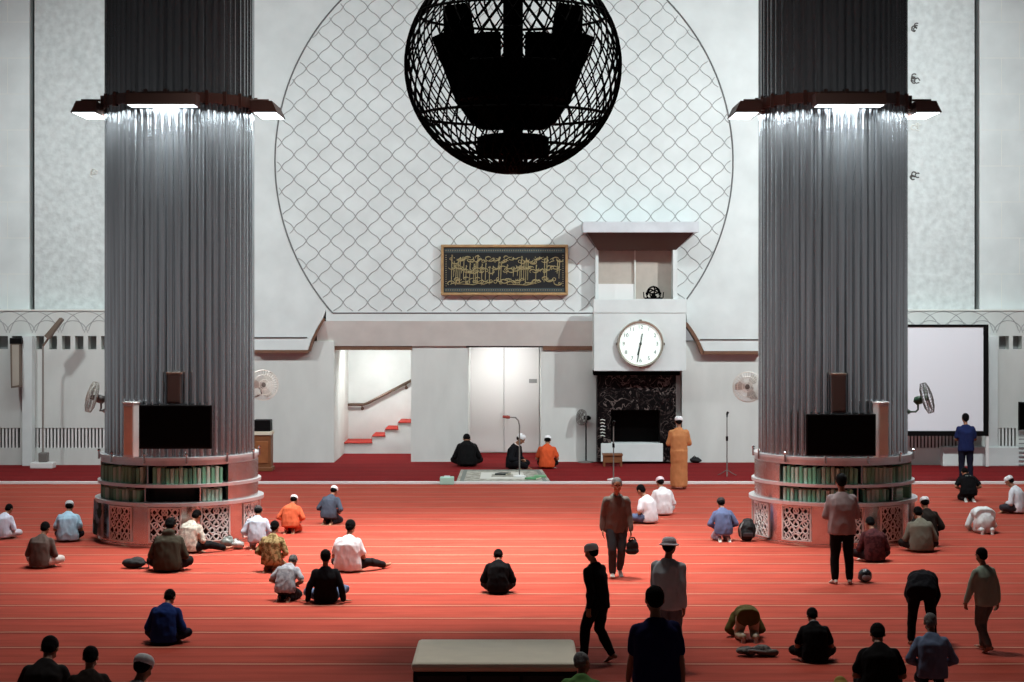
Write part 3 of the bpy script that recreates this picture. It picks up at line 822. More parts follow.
for k in range(8):
    a = PI/2+2*PI*k/8
    r = V((math.cos(a), math.sin(a), 0)); t = V((-r.y, r.x, 0))
    bm = BM()
    tall = k % 2 == 0
    if tall: prof = [(30, -64), (42, -58), (58, -34), (81, 27), (69, 32), (70, 58), (43, 62), (38, 30), (28, 0), (10, 0), (10, -64)]
    else: prof = [(30, -62), (50, -34), (52, 2), (46, 5), (46, 28), (26, 30), (26, 2), (10, 0), (10, -62)]
    pts = [r*(x*u_)+V((0, 0, y*u_))-t*.12 for x, y in prof]
    prism(bm, pts, t*.24); obj('horn_speaker', bm, M_BLKMETAL, gl)
bm = BM(); lathe(bm, [(30*u_, -92*u_), (36*u_, -90*u_), (36*u_, -72*u_), (30*u_, -70*u_)], 32); obj('base_drum', bm, M_BLKMETAL, gl)
bm = BM(); lathe(bm, [(50*u_, -38*u_), (56*u_, -36*u_), (58*u_, 0), (50*u_, 2*u_)], 32); obj('speaker_ring', bm, M_BLKMETAL, gl)
bm = BM(); tube(bm, [V((0, 0, -GR)), V((0, 0, 7.0))], 10*u_, 12); obj('hanging_pole', bm, M_BLKMETAL, gl)

# ================================================================ LOOSE FURNISHINGS
# projection screen
DS = 48.2
r = thing('projection_screen', 'large white projection screen with black border beside the column', 'screen', W(935, 378, DS))
pb_in(r, 'canvas', [(870, 984, 327, 431, DS, DS+.03)], M_SCRWHITE)
pb_in(r, 'border', [(868, 988.5, 324.5, 327, DS-.02, DS+.05), (868, 988.5, 431, 436, DS-.02, DS+.05), (983.5, 988.5, 327, 431, DS-.02, DS+.05), (868, 871, 327, 431, DS-.02, DS+.05)], M_BLACK)
pb_in(r, 'support_leg', [(986, 989, 436, 466.5, DS, DS+.06)], M_WHITE)
pb_in(r, 'support_leg', [(872, 875, 436, 466.5, DS, DS+.06)], M_WHITE)
# television at the far edge
r = thing('television', 'dark television on the wall past the projection screen', 'television', W(1032, 416, 48.85))
pb_in(r, 'casing', [(1019, 1046, 402, 431, 48.85, 48.93)], M_BLACK, .01); pb_in(r, 'screen', [(1020, 1045, 403.5, 429.5, 48.84, 48.86)], M_SCREEN)
pb_in(r, 'mount', [(1028, 1036, 412, 420, 48.92, 49.0)], M_BLACK)
# line speaker on the left wall
r = thing('loudspeaker', 'tall brown sided loudspeaker tilted on the pale wall post', 'loudspeaker', W(15, 366, 48.5))
bm = BM(); s = 48.5/F
prism(bm, [V((-5*s, 0, 22*s)), V((4.5*s, 0, 22*s)), V((5.5*s, -.1, -21*s)), V((-3*s, -.1, -22*s))], (0, .3, 0)); obj('cabinet', bm, M_SPK, r)
bm = BM(); prism(bm, [V((-3*s, -.01, 21*s)), V((4*s, -.01, 21*s)), V((5*s, -.11, -19*s)), V((-1.5*s, -.11, -20*s))], (0, .02, 0)); obj('grille', bm, mat('grille_pale', (168, 160, 148), .7), r)
bm = BM(); box(bm, -6*s, 6*s, .05, .5, 22*s, 28*s, .01); obj('wall_mount', bm, M_BLACK, r)
# pole flood lamp
r = thing('pole_lamp', 'tall thin pole lamp with tilted head before the pale wall', 'lamp', G(43, 468))
D = r.location.y; z = lambda py: ZP(py, D)
bm = BM(); box(bm, -.30, .30, -.2, .2, 0, .16, .02); obj('base', bm, M_WHITE, r)
bm = BM(); box(bm, -.10, .14, -.12, .12, .16, .42, .03); obj('control_box', bm, M_FANGREY, r)
bm = BM(); tube(bm, [V((0, 0, .1)), V((0, 0, z(346)))], .028, 8); obj('pole', bm, mat('pole_grey', (150, 146, 140), .4, metal=.4), r)
bm = BM(); tube(bm, [V((0, 0, z(346))), V((.15, 0, z(338)))], .03, 8); obj('elbow', bm, M_SPK, r)
bm = BM()
q0, q1 = V((.13, 0, z(338))), V((.52, 0, z(319)))
dd = (q1-q0).normalized(); nn = V((-dd.z, 0, dd.x))
prism(bm, [q0-nn*.05+V((0, -.12, 0)), q0+nn*.09+V((0, -.12, 0)), q1+nn*.06+V((0, -.12, 0)), q1-nn*.03+V((0, -.12, 0))], (0, .24, 0)); obj('lamp_head', bm, M_SPK, r)
# lectern cabinet by the left column
p = G(263, 470.5)
r = thing('lectern_cabinet', 'wooden lectern cabinet with a dark box on top beside the column', 'cabinet', p)
s = p.y/F
bm = BM(); box(bm, -9*s, 9*s, -.25, .25, .10, 36*s, .02); obj('body', bm, M_WOOD, r)
bm = BM(); box(bm, -10*s, 10.5*s, -.28, .28, 0, .11, .02); obj('plinth', bm, M_WOOD, r)
bm = BM(); box(bm, -6.5*s, 6.5*s, -.27, -.24, 8*s, 30*s, .01); obj('door', bm, mat('wood_light', (150, 92, 54), .5, var=.15), r)
bm = BM(); box(bm, -10*s, 10*s, -.28, .28, 36*s, 39.5*s, .012); obj('counter', bm, M_CREAM, r)
bm = BM(); box(bm, -8.5*s, 8.5*s, -.2, .2, 39.5*s, 51*s, .02); obj('top_box', bm, M_BLACK, r)
# pedestal fan
p = G(586, 462.5); s = p.y/F
r = thing('pedestal_fan', 'dark pedestal fan standing against the white pier by the niche', 'fan', p)
bm = BM(); lathe(bm, [(.0, 0), (.22, 0), (.22, .025), (.05, .05), (.03, .06)], 24); obj('base', bm, M_FANGREY, r)
bm = BM(); tube(bm, [V((0, 0, .04)), V((0, 0, .55)), V((0, 0, 1.18))], [.022, .022, .016], 8); obj('pole', bm, M_BLACK, r)
bm = BM(); f = V((-.9, -.45, .1)).normalized(); c = V((-.02, 0, 1.24)); u, w = frame_of(f)
lathe(bm, [(.0, .02), (.06, .02), (.07, -.1), (.04, -.16), (.0, -.17)], 16, c, f); obj('motor', bm, M_BLACK, r)
bm = BM(); cc = c+f*.12
for rr, h in ((.22, 0), (.21, .05), (.21, -.05), (.13, .07), (.13, -.07)): tube(bm, [cc+f*h+(u*math.cos(2*PI*i/24)+w*math.sin(2*PI*i/24))*rr for i in range(24)], .007, 4, closed=True)
for k in range(24):
    q = u*math.cos(2*PI*k/24)+w*math.sin(2*PI*k/24); tube(bm, [cc+f*.08, cc+f*.07+q*.13, cc+f*.05+q*.21, cc+q*.22, cc-f*.05+q*.21, cc-f*.07+q*.13], .005, 3)
obj('cage', bm, M_FANGREY, r)
for k in range(3):
    a = 2*PI*k/3; q = u*math.cos(a)+w*math.sin(a); t = -u*math.sin(a)+w*math.cos(a)
    bm = BM(); prism(bm, [cc+q*.03-t*.02, cc+q*.12-t*.08+f*.02, cc+q*.19-t*.03, cc+q*.19+t*.05-f*.02, cc+q*.1+t*.05, cc+q*.03+t*.02], f*.006); obj('blade', bm, M_FANGREY, r)
bm = BM(); tube(bm, [V((0, 0, 1.1)), V((0, 0, 1.2))], .04, 10); obj('neck', bm, M_BLACK, r)
# microphone stands
def micstand(label, px, base_py, top_py, kind):
    p = G(px, base_py)+V((0, 0, .034 if kind == 'boom' else 0)); s = p.y/F
    r = thing('microphone_stand', label, 'microphone stand', p, 0, 'microphone stands by the front wall')
    h = (base_py-top_py)*s
    if kind == 'tripod':
        for k in range(3):
            a = 2*PI*k/3+.4; bm = BM(); tube(bm, [V((0, 0, .16)), V((math.cos(a)*.16, math.sin(a)*.16, .06)), V((math.cos(a)*.27, math.sin(a)*.27, .012))], .012, 6); obj('leg', bm, M_FANGREY, r)
    else:
        bm = BM(); lathe(bm, [(.0, 0), (.16, 0), (.16, .02), (.03, .05), (.0, .05)], 24); obj('base', bm, M_WHITE, r)
    if kind == 'boom':
        bm = BM(); tube(bm, [V((0, 0, .03)), V((0, 0, h-.2)), V((-.03, 0, h-.07)), V((-.10, 0, h))], .017, 8); obj('pole', bm, M_FANGREY, r)
        bm = BM(); tube(bm, [V((-.08, 0, h)), V((-.36, -.04, h+.02))], .016, 8); obj('boom_arm', bm, M_FANGREY, r)
        bm = BM(); tube(bm, [V((-.24, -.03, h+.01)), V((-.30, -.03, h+.015)), V((-.42, -.05, h+.03))], [.035, .045, .03], 10); obj('microphone', bm, mat('mic_red', (150, 60, 50), .6), r)
    else:
        bm = BM(); tube(bm, [V((0, 0, .03)), V((0, 0, h-.12))], [.017, .013], 8); obj('pole', bm, M_FANGREY, r)
        bm = BM(); tube(bm, [V((0, 0, h-.13)), V((.0, -.02, h-.05)), V((.02, -.04, h))], [.018, .026, .034], 10); obj('microphone', bm, M_BLACK, r)
        bm = BM(); tube(bm, [V((0, 0, h*.55)), V((0, 0, h*.62))], .03, 8); obj('clamp', bm, M_BLACK, r)
micstand('bent boom microphone stand with red microphone on the pale rug', 519.5, 478, 419, 'boom')
micstand('thin tripod microphone stand alone before the blank white wall', 727, 476, 412, 'tripod')
micstand('thin microphone stand in front of the black niche by the brown stool', 613.5, 480, 421, 'round')
# stool/box
p = G(612.5, 466); s = p.y/F
r = thing('side_table', 'small brown wooden table in front of the niche', 'table', p)
bm = BM(); box(bm, -10*s, 10*s, -.2, .2, 10.5*s, 12.5*s, .01); obj('top', bm, M_WOOD, r)
bm = BM(); box(bm, -8.5*s, 8.5*s, -.17, .17, .1, 10.5*s, .01); obj('apron', bm, M_WOOD, r)
for sx in (-1, 1):
    for sy in (-1, 1):
        bm = BM(); box(bm, sx*8.4*s-.025, sx*8.4*s+.025, sy*.16-.025, sy*.16+.025, 0, 10.5*s); obj('leg', bm, M_WOOD, r)
# rug
m = mat('rug_pattern', (176, 172, 160), .95, rgb2=(140, 136, 126), vscale=6, bump=.3, bscale=60)
pr = [G(461, 470.5), G(542, 470.5), G(551, 483.2), G(456, 483.2)]
bm = BM(); prism(bm, [V((q.x, q.y, .004)) for q in pr], (0, 0, .02)); rg = obj('prayer_rug', bm, m)
tag(rg, 'pale patterned rug spread under the seated preacher', 'rug')
def inset(f0, f1, z, mm, nm):
    c = sum(pr, V())/4; bm = BM()
    A = [c+(q-c)*f0 for q in pr]
    B = [c+(q-c)*f1 for q in pr]
    for i in range(4):
        j = (i+1) % 4; prism(bm, [V((v.x, v.y, z)) for v in (A[i], A[j], B[j], B[i])], (0, 0, .006))
    obj(nm, bm, mm, rg)
inset(.93, .84, .024, mat('rug_border', (118, 122, 116), .95), 'border'); inset(.5, .25, .024, mat('rug_field', (206, 204, 196), .95), 'medallion')
# things on the rug
p = G(447, 484.3)
bm = BM(); s = p.y/F; box(bm, -7*s, 7*s, -.15, .15, 0, 7.5*s, .02, 0); o = thing('tissue_box', 'small mint green box at the front corner of the pale rug', 'box', p)
obj('body', bm, mat('mint', (168, 206, 190), .7), o); bm = BM(); box(bm, -3*s, 3*s, -.04, .04, 7.4*s, 8.6*s, .01); obj('slot', bm, M_WHITE, o)
for px, py, c, lab in ((533, 480, (92, 150, 104), 'green booklet lying on the rug, the nearer of two'), (540, 478, (110, 160, 116), 'green booklet lying on the rug, the farther of two'), (503, 475.5, (50, 56, 54), 'dark closed booklet on the rug near the boom stand')):
    p = G(px, py); o = thing('booklet', lab, 'booklet', p+V((0, 0, .03)), random.uniform(-.4, .4), 'booklets on the rug')
    bm = BM(); box(bm, -.15, .15, -.2, .2, 0, .035, .006); obj('cover', bm, mat('cover%d' % c[0], c, .6), o)
    bm = BM(); box(bm, -.14, .153, -.19, .19, .006, .029); obj('pages', bm, M_PAGE, o)
# fused lumps: bags
def lump(name, label, cat, p, parts, m, wr=.01, vox=.012, group=None):
    o = thing(name, label, cat, p)
    bm = BM()
    for c, ax in parts: ell(bm, c, ((ax[0], 0, 0), (0, ax[1], 0), (0, 0, ax[2])))
    me = fuse(bm, vox, 4, wr, 8, random.random()*9); zmin = min(v.co.z for v in me.vertices)
    for v in me.vertices: v.co.z -= zmin
    link('body', me, m, o); return o
def strap(o, pts, m, r=.014): 
    bm = BM(); tube(bm, pts, r, 6); obj('strap', bm, m, o)
M_BAG = mat('bag_black', (16, 16, 18), .75)
o = lump('shoulder_bag', 'flat black bag lying beside the man in the dark hooded jacket', 'bag', G(134, 568), [((0, 0, .06), (.21, .14, .08)), ((.05, .0, .1), (.13, .1, .06))], M_BAG); strap(o, [V((.13, 0, .13)), V((.25, -.06, .08)), V((.27, -.12, .02)), V((.12, -.17, .02))], M_BAG)
o = lump('backpack', 'black backpack slumped on the carpet against the ring bookcase', 'backpack', G(747, 541), [((0, 0, .2), (.17, .12, .2)), ((-.02, -.09, .13), (.12, .06, .11)), ((.02, .02, .36), (.1, .07, .07))], M_BAG)
strap(o, [V((-.08, -.1, .36)), V((-.15, -.16, .25)), V((-.13, -.15, .08))], mat('strap_grey', (130, 130, 128), .7)); strap(o, [V((.08, -.08, .38)), V((.12, -.14, .28)), V((.10, -.14, .1))], M_BAG)
bm = BM(); box(bm, -.09, .09, -.175, -.15, .10, .17, .008); obj('front_pocket', bm, mat('pocket_grey', (60, 60, 64), .7), o)
o = lump('helmet', 'small dark helmet on the carpet by the standing man\'s feet', 'helmet', G(865, 582), [((0, 0, .09), (.11, .13, .11)), ((0, .02, .05), (.115, .12, .06))], mat('helmet_dark', (28, 28, 32), .35), 0); 
bm = BM(); ell(bm, (0, -.105, .085), ((.07, 0, 0), (0, .03, 0), (0, 0, .05))); obj('visor', bm, mat('visor_grey', (150, 152, 156), .3), o)
o = lump('cloth_bundle', 'rumpled dark bundle of clothing beside the black shirted sitter', 'bundle', G(757, 656), [((-.12, 0, .05), (.14, .1, .05)), ((.05, .02, .06), (.13, .1, .06)), ((.16, -.03, .04), (.1, .08, .04))], mat('bundle', (44, 38, 36), .8, rgb2=(92, 84, 78), vscale=9), .015)
strap(o, [V((-.2, 0, .05)), V((-.1, -.1, .09)), V((.1, -.1, .07))], mat('strap_grey', (130, 130, 128), .7))
o = lump('plastic_bag', 'small crumpled grey plastic bag at the bookcase foot', 'bag', G(227, 548), [((0, 0, .08), (.13, .1, .09)), ((.04, .0, .15), (.06, .05, .05))], mat('plastic_grey', (120, 128, 124), .35, var=.3, vscale=14), .015)
strap(o, [V((.02, 0, .18)), V((.05, -.02, .24)), V((.09, 0, .18))], M_FANGREY, .01)
o = lump('plastic_bag', 'pale crumpled plastic bag next to the blue shirted sitter', 'bag', G(238, 549), [((0, 0, .06), (.12, .1, .07)), ((-.04, .0, .11), (.05, .05, .05))], mat('plastic_pale', (176, 180, 176), .35, var=.3, vscale=14), .015)
strap(o, [V((-.04, 0, .14)), V((-.01, -.02, .19)), V((.04, 0, .12))], M_FANGREY, .01)
o = lump('cloth_bundle', 'small black bundle at the wall beside the orange robed man', 'bundle', G(695, 463), [((0, 0, .06), (.16, .1, .08)), ((.07, 0, .04), (.12, .1, .05))], M_BAG)
strap(o, [V((-.1, 0, .12)), V((-.02, -.06, .2)), V((.08, 0, .1))], M_BAG)
# low platform box at the bottom
r = thing('low_platform', 'low black platform with a cream padded top on the carpet', 'platform', (XP(495, 19.2), 19.2, 0))
hw = 84*19.2/F
bm = BM(); box(bm, -hw, hw, 0, 1.42, .40, .50, .045); obj('padded_top', bm, M_CREAM, r)
bm = BM(); box(bm, -hw+.02, hw-.02, .02, 1.40, .06, .40, .008); obj('body', bm, M_BLACK, r)
bm = BM(); box(bm, -hw+.06, hw-.06, .06, 1.36, 0, .06); obj('plinth', bm, M_BLKMETAL, r)
for k in (-1, 0, 1):
    bm = BM(); box(bm, -hw+.05+(k+1)*(2*hw-.1)/3+.02, -hw+.05+(k+2)*(2*hw-.1)/3-.02, .005, .03, .10, .37, .006); obj('front_panel', bm, mat('panel_black', (16, 15, 15), .5), r)
# ================================================================ PEOPLE
X3, Y3, Z3 = V((1, 0, 0)), V((0, 1, 0)), V((0, 0, 1))
def ik(S, T, l1, l2, pole):
    S, T = V(S), V(T); d = T-S; L_ = min(d.length, (l1+l2)*.999); u = d.normalized(); T = S+u*L_
    a = (l1*l1-l2*l2+L_*L_)/(2*L_); h = math.sqrt(max(0, l1*l1-a*a))
    p = V(pole)-u*V(pole).dot(u); p = p.normalized() if p.length > 1e-5 else Y3
    return S+u*a+p*h, T
def hand(bm, wr, d, n, t, curl=.5):
    """d finger direction, n palm normal, t thumb side"""
    wr, d, n = V(wr), V(d).normalized(), V(n)
    n = (n-d*n.dot(d)).normalized(); t2 = d.cross(n)
    if t2.dot(V(t)) < 0: t2 = -t2
    ell(bm, wr+d*.05, (t2*.043, d*.056, n*.0165))
    ell(bm, wr+d*.012, (t2*.030, d*.035, n*.020))
    for i, (o, l, sp) in enumerate(((.033, .070, .16), (.011, .080, .05), (-.012, .074, -.06), (-.034, .056, -.18))):
        b = wr+d*(.092-.004*(i == 3))+t2*o; e = (d+t2*sp).normalized()
        c1 = curl*(.55+.12*i); d1 = (e*math.cos(c1)+n*math.sin(c1)); c2 = c1+curl*.9; d2 = (e*math.cos(c2)+n*math.sin(c2))
        p1 = b+d1*l*.52; chain(bm, [b-d*.02, b, p1, p1+d2*l*.48], [.0105, .0105, .0098, .0085], 8)
    b = wr+d*.028+t2*.034; e = (d*.62+t2*.78).normalized(); p1 = b+e*.036
    chain(bm, [b-e*.012, p1, p1+(e+d*.5+n*curl*.6).normalized()*.032], [.0145, .012, .0095], 8)

SKIN = {'a': (150, 104, 78), 'b': (172, 124, 96), 'c': (126, 84, 62)}
def skinmat(k): return mat('skin_'+k, SKIN[k], .55, var=.06, vscale=12)
M_HAIR = mat('hair_black', (7, 6, 6), .8, var=.3, vscale=40, bump=.6, bscale=90, spec=.1)
M_HAIRG = mat('hair_grey', (92, 90, 88), .6, var=.3, vscale=40, bump=.6, bscale=90)
M_LIP = mat('lip', (140, 84, 72), .5)
M_EYEW = mat('eye_white', (220, 216, 210), .3)
M_SOLE = mat('sock_pale', (206, 202, 194), .85)

def pose_joints(kind, h=.5, k={}):
    """returns dict of joints; the figure faces +y, z=0 is the carpet"""
    J = {}
    def spine(P, angs, lens=(.15, .18, .17, .062, .118), side=k.get('lean', 0.0)):
        pts = [V(P)]; dirs = []
        for a, l in zip(angs, lens):
            a = math.radians(a); d = V((side, math.sin(a), math.cos(a))).normalized(); dirs.append(d); pts.append(pts[-1]+d*l)
        return pts, dirs
    mixa = lambda A, B: [a+(b-a)*h for a, b in zip(A, B)]
    if kind in ('cross', 'lean'):
        A, B = (-6, 0, 8, 14, 12), (4, 20, 42, 58, 62)
        if kind == 'lean': A = B = (-16, -10, 2, 12, 14)
        J['spine'], J['dirs'] = spine((0, 0, .13), mixa(A, B))
        J['legs'] = []
        for s in (-1, 1):
            hip = V((s*.10, .02, .13)); kz = .15+k.get('kneeup', 0)*(s == k.get('kside', 1))
            knee = V((s*(.37+k.get('spread', 0)), .27, kz)); ank = V((-s*.06, .22 if s < 0 else .34, .065))
            if k.get('legout') == s: knee = V((s*.36, .22, .16)); ank = V((s*.52, .52, .07))
            J['legs'].append((hip, knee, ank, V((-s*.75, .35, -.05)) if k.get('legout') != s else V((s*.4, .7, .3))))
    elif kind == 'kneel':
        J['spine'], J['dirs'] = spine((0, -.06, .25), mixa((-4, 2, 8, 14, 14), (10, 26, 46, 60, 62)))
        J['legs'] = [(V((s*.09, -.04, .24)), V((s*.13, .36, .075)), V((s*.10, -.08, .075)), V((s*.05, -1, -.12))) for s in (-1, 1)]
    elif kind == 'sujud':
        J['spine'], J['dirs'] = spine((0, -.10, .43), (84, 100, 108, 112, 150))
        J['legs'] = [(V((s*.095, -.10, .42)), V((s*.14, .06, .075)), V((s*.11, -.36, .10)), V((s*.02, -.45, -.75))) for s in (-1, 1)]
    elif kind == 'ruku':
        J['spine'], J['dirs'] = spine((0, -.10, .92), (60, 82, 90, 95, 100), (.17, .19, .19, .062, .118))
        J['legs'] = [(V((s*.10, -.10, .90)), V((s*.15, -.02, .47)), V((s*.17, -.05, .085)), V((s*.15, 1, -.1))) for s in (-1, 1)]
    elif kind == 'stand':
        J['spine'], J['dirs'] = spine((0, 0, .94), mixa((-2, 0, 4, 8, 6), (2, 6, 14, 24, 30)), (.16, .18, .18, .062, .118))
        J['legs'] = [(V((s*.09, 0, .92)), V((s*.11, .02, .48)), V((s*.12, -.03, .085)), V((s*.25, 1, -.1))) for s in (-1, 1)]
    elif kind == 'walk':
        J['spine'], J['dirs'] = spine((0, 0, .92), mixa((0, 2, 6, 8, 6), (6, 10, 16, 24, 28)), (.16, .18, .18, .062, .118))
        st = k.get('stride', .22)
        J['legs'] = []
        for s in (-1, 1):
            f = st if s == k.get('lead', 1) else -st
            hip = V((s*.09, 0, .90)); ank = V((s*.08, f, .085 if f > 0 else .125)); kn, ank = ik(hip, ank, .43, .42, (0, 1, 0))
            J['legs'].append((hip, kn, ank, V((s*.12, 1, .12 if f > 0 else -.45))))
    S = J['spine']; t = J['dirs'][2]
    r = k.get('twist', 0.0)
    R = V((math.cos(r), math.sin(r), 0)); R = (R-t*R.dot(t)).normalized()
    J['R'] = R; J['sh'] = []; J['arms'] = []
    for i, s in enumerate((-1, 1)):
        sh = S[3]-t*.088+R*(s*.172)+t.cross(R).normalized()*.02; J['sh'].append(sh)
        hk = k.get('hands', 'auto'); 
        if isinstance(hk, (list, tuple)) and len(hk) == 2 and not isinstance(hk[0], (int, float)): hk = hk[i]
        if hk == 'auto': hk = {'cross': 'lap', 'lean': 'back', 'kneel': 'thigh', 'sujud': 'floor', 'ruku': 'knee', 'stand': 'fold', 'walk': 'hang'}[kind]
        pole = V((s*.8, -.6, -.3)); n = V((0, 0, -1)); d = V((0, 1, -.2)); curl = .35
        if hk == 'lap': T = V((s*.10, .22+.03*h, .24)); d = V((-s*.8, .5, -.15)); n = V((0, .3, -1))
        elif hk == 'kneeh': T = V((s*.29, .24, .25)); d = V((s*.2, 1, -.3))
        elif hk == 'thigh': T = V((s*.14, .14, .30)); d = V((0, 1, -.25))
        elif hk == 'back': T = V((s*.33, -.14, .05)); d = V((s*.9, -.35, -.1)); pole = V((s*.3, -1, 0)); curl = .05
        elif hk == 'floor': T = V((s*.19, S[4].y-.06, .035)); d = V((0, 1, 0)); pole = V((s*.6, -.8, -.1)); curl = .05
        elif hk == 'knee': T = V((s*.16, .05, .58)); d = V((0, .25, -1)); n = V((0, -1, -.2)); pole = V((s*1, .2, 0)); curl = .3
        elif hk == 'fold': T = V((s*.05, .19, 1.10+.03*s)); d = V((-s*1, .05, -.05)); n = V((0, -1, 0)); pole = V((s*.9, -.5, -.5)); curl = .3
        elif hk == 'hang':
            sw = k.get('swing', .12)*(-1 if s == k.get('lead', 1) else 1)
            T = sh+V((s*.07, sw+.03, -.515)); d = V((0, .2, -1)); n = V((-s, 0, 0)); pole = V((s*.2, -1, 0)); curl = .55
        elif hk == 'face': T = V((s*.06, S[3].y+.20, S[3].z-.02)); d = V((0, .2, 1)); n = V((0, -1, .1)); pole = V((s*.7, 0, -1)); curl = .3
        elif hk == 'side': T = V((s*.31, -.02, .05)); d = V((s*.8, .5, -.1)); pole = V((s*.4, -1, 0)); curl = .05
        elif hk == 'shin': T = V((s*.22, .40, .22)); d = V((-s*.5, .8, -.2))
        else: T = V(hk); 
        el, wr = ik(sh, T, .285, .25, pole)
        J['arms'].append((sh, el, wr, d, n, curl, s))
    return J

PN = [0]
def person(label, px, py, pose, h=.5, rot=0.0, sc_=1.0, shirt=(200, 200, 200), sleeve='long', pants=(20, 20, 24), cap=None, hair='black', skin='a',
           robe=False, wide=1.0, dy=0.0, foot='skin', pat=None, collar=None, group=None, loc=None, hood=False, top=None, skirt=False, **k):
    PN[0] += 1; seed = PN[0]*1.37
    p = loc if loc is not None else G(px, py)+V((0, dy, 0))
    root = thing('person', label, 'person', p, rot, group, sc_)
    if pose in ('cross', 'kneel'): h = min(1.15, h+.28); k['spread'] = k.get('spread', 0)-.05
    J = pose_joints(pose, h, k); S, Dr, R = J['spine'], J['dirs'], J['R']
    def fw(t, r=R): 
        f = t.cross(r) if False else r.cross(t)*-1
        return (t.cross(r)*1.0).normalized() if False else (r.cross(t)*-1).normalized()
    def st(c, t, a, b, r=R): 
        f = t.cross(r).normalized(); return (c, r, f, a, b)
    Xp = R.lerp(X3, .7).normalized()
    tdir = [Dr[0], (Dr[0]+Dr[1]).normalized(), (Dr[1]+Dr[2]).normalized(), (Dr[2]+Dr[3]).normalized()]
    sh_c = S[3]-Dr[2]*.05
    # ---- body
    bm = BM()
    loft(bm, [st(S[0]-tdir[0]*.09, tdir[0], .12, .09), st(S[0], tdir[0], .165, .115), st(S[1], tdir[1], .138, .10), st(S[2], tdir[2], .16, .11), st(sh_c-Dr[2]*.03, Dr[2], .165, .09), st(sh_c+Dr[2]*.03, Dr[2], .10, .065)])
    chain(bm, [S[3]-Dr[2]*.06, S[3]+Dr[3]*.02, S[4]], [.07, .056, .052])
    # head frame
    hu = Dr[4]; hyaw = k.get('hyaw', 0.0)
    hr = V((math.cos(hyaw), math.sin(hyaw), 0)); hr = (hr-hu*hr.dot(hu)).normalized(); hf = hu.cross(hr).normalized(); hu, hr, hf = Dr[4].normalized()*1.1, hr*1.1, hf*1.1
    hc = S[5]
    ell(bm, hc+hu*.028-hf*.010, (hr*.075, hf*.096, hu*.090), 3)
    ell(bm, hc-hu*.045+hf*.022, (hr*.056, hf*.064, hu*.068), 3)
    ell(bm, hc-hu*.093+hf*.058, (hr*.024, hf*.024, hu*.020))
    tube(bm, [hc+hu*.018+hf*.080, hc-hu*.022+hf*.108, hc-hu*.030+hf*.084], [.009, .015, .012], 8)
    for s in (-1, 1):
        ell(bm, hc+hr*(s*.077)-hf*.008-hu*.002, (hr*.012+hf*(.006*s), hf*.020, hu*.033))
        ell(bm, hc+hr*(s*.032)+hu*.032+hf*.074, (hr*.026, hf*.014, hu*.009))
        ell(bm, hc+hr*(s*.031)+hu*.010+hf*.068, (hr*.015, hf*.015, hu*.012))
        ell(bm, hc+hr*(s*.04)-hu*.03+hf*.055, (hr*.026, hf*.024, hu*.026))
    ell(bm, hc-hu*.056+hf*.079, (hr*.024, hf*.010, hu*.009))
    for sh, el, wr, d, n, curl, s in J['arms']:
        chain(bm, [sh-R*(s*.04), sh, sh.lerp(el, .5), el, el.lerp(wr, .3), wr], [.05, .055, .046, .040, .042, .027])
        hand(bm, wr, d, n, V((-s*.3, .5, 0)) if pose not in ('walk',) else V((0, 1, 0)), curl)
    for hip, kn, an, toe in J['legs']:
        chain(bm, [hip, hip.lerp(kn, .5), kn, kn.lerp(an, .32), an], [.088, .074, .055, .055, .036])
        td = V(toe).normalized(); side = td.cross(Z3); side = side.normalized() if side.length > .1 else X3
        up = side.cross(td).normalized()
        if foot == 'skin' or True:
            heel = an-td*.045-up*.045*(1 if pose in ('stand', 'walk', 'ruku') else .3)
            ball(bm, heel, .034); 
            loft(bm, [(an-td*.05-up*.03, side, up, .028, .035), (an+td*.03-up*.025, side, up, .036, .040), (an+td*.12-up*.050, side, up, .044, .022), (an+td*.17-up*.056, side, up, .040, .014)], 14)
            for q in range(5): 
                b = an+td*(.165-.006*q)-up*.058+side*((q-2)*.016*(1 if hip.x > 0 else -1)); chain(bm, [b, b+td*(.030-.003*q)], [.011 if q else .014, .009 if q else .012], 6)
    me = fuse(bm, .0105, 4)
    b = link('body', me, [skinmat(skin), M_HAIR, M_LIP, M_EYEW, M_SOLE], root)
    me = b.data; eyes = [hc+hr*(s*.031)+hu*.010+hf*.083 for s in (-1, 1)]; brow = [hc+hr*(s*.032)+hu*.036+hf*.086 for s in (-1, 1)]; mouth = hc-hu*.056+hf*.088
    for pg in me.polygons:
        c = pg.center
        if foot == 'sock' and any((c-(an+V(toe).normalized()*.07)).length < .15 for hip, kn, an, toe in J['legs']): pg.material_index = 4
        if (c-hc).length > .14: continue
        v = c-hc
        for e in eyes:
            d = c-e
            if d.length < .016: pg.material_index = 1 if abs(d.dot(hr)) < .006 else 3
        for e in brow:
            d = c-e
            if abs(d.dot(hr)) < .022 and abs(d.dot(hu)) < .0065 and d.length < .03: pg.material_index = 1
        d = c-mouth
        if abs(d.dot(hr)) < .022 and abs(d.dot(hu)) < .008 and d.length < .026: pg.material_index = 2
    # ---- hair or cap
    if hair:
        bm = BM(); m_h = M_HAIR if hair == 'black' else M_HAIRG
        if not cap: ell(bm, hc+hu*.036-hf*.022, (hr*.083, hf*.096, hu*.094), 3)
        else: ell(bm, hc+hu*.004-hf*.030, (hr*.080, hf*.082, hu*.050), 3)
        ell(bm, hc-hu*.020-hf*.048, (hr*.070, hf*.058, hu*.055), 2)
        link('hair', fuse(bm, .011, 3, .003, 40, seed), m_h, root)
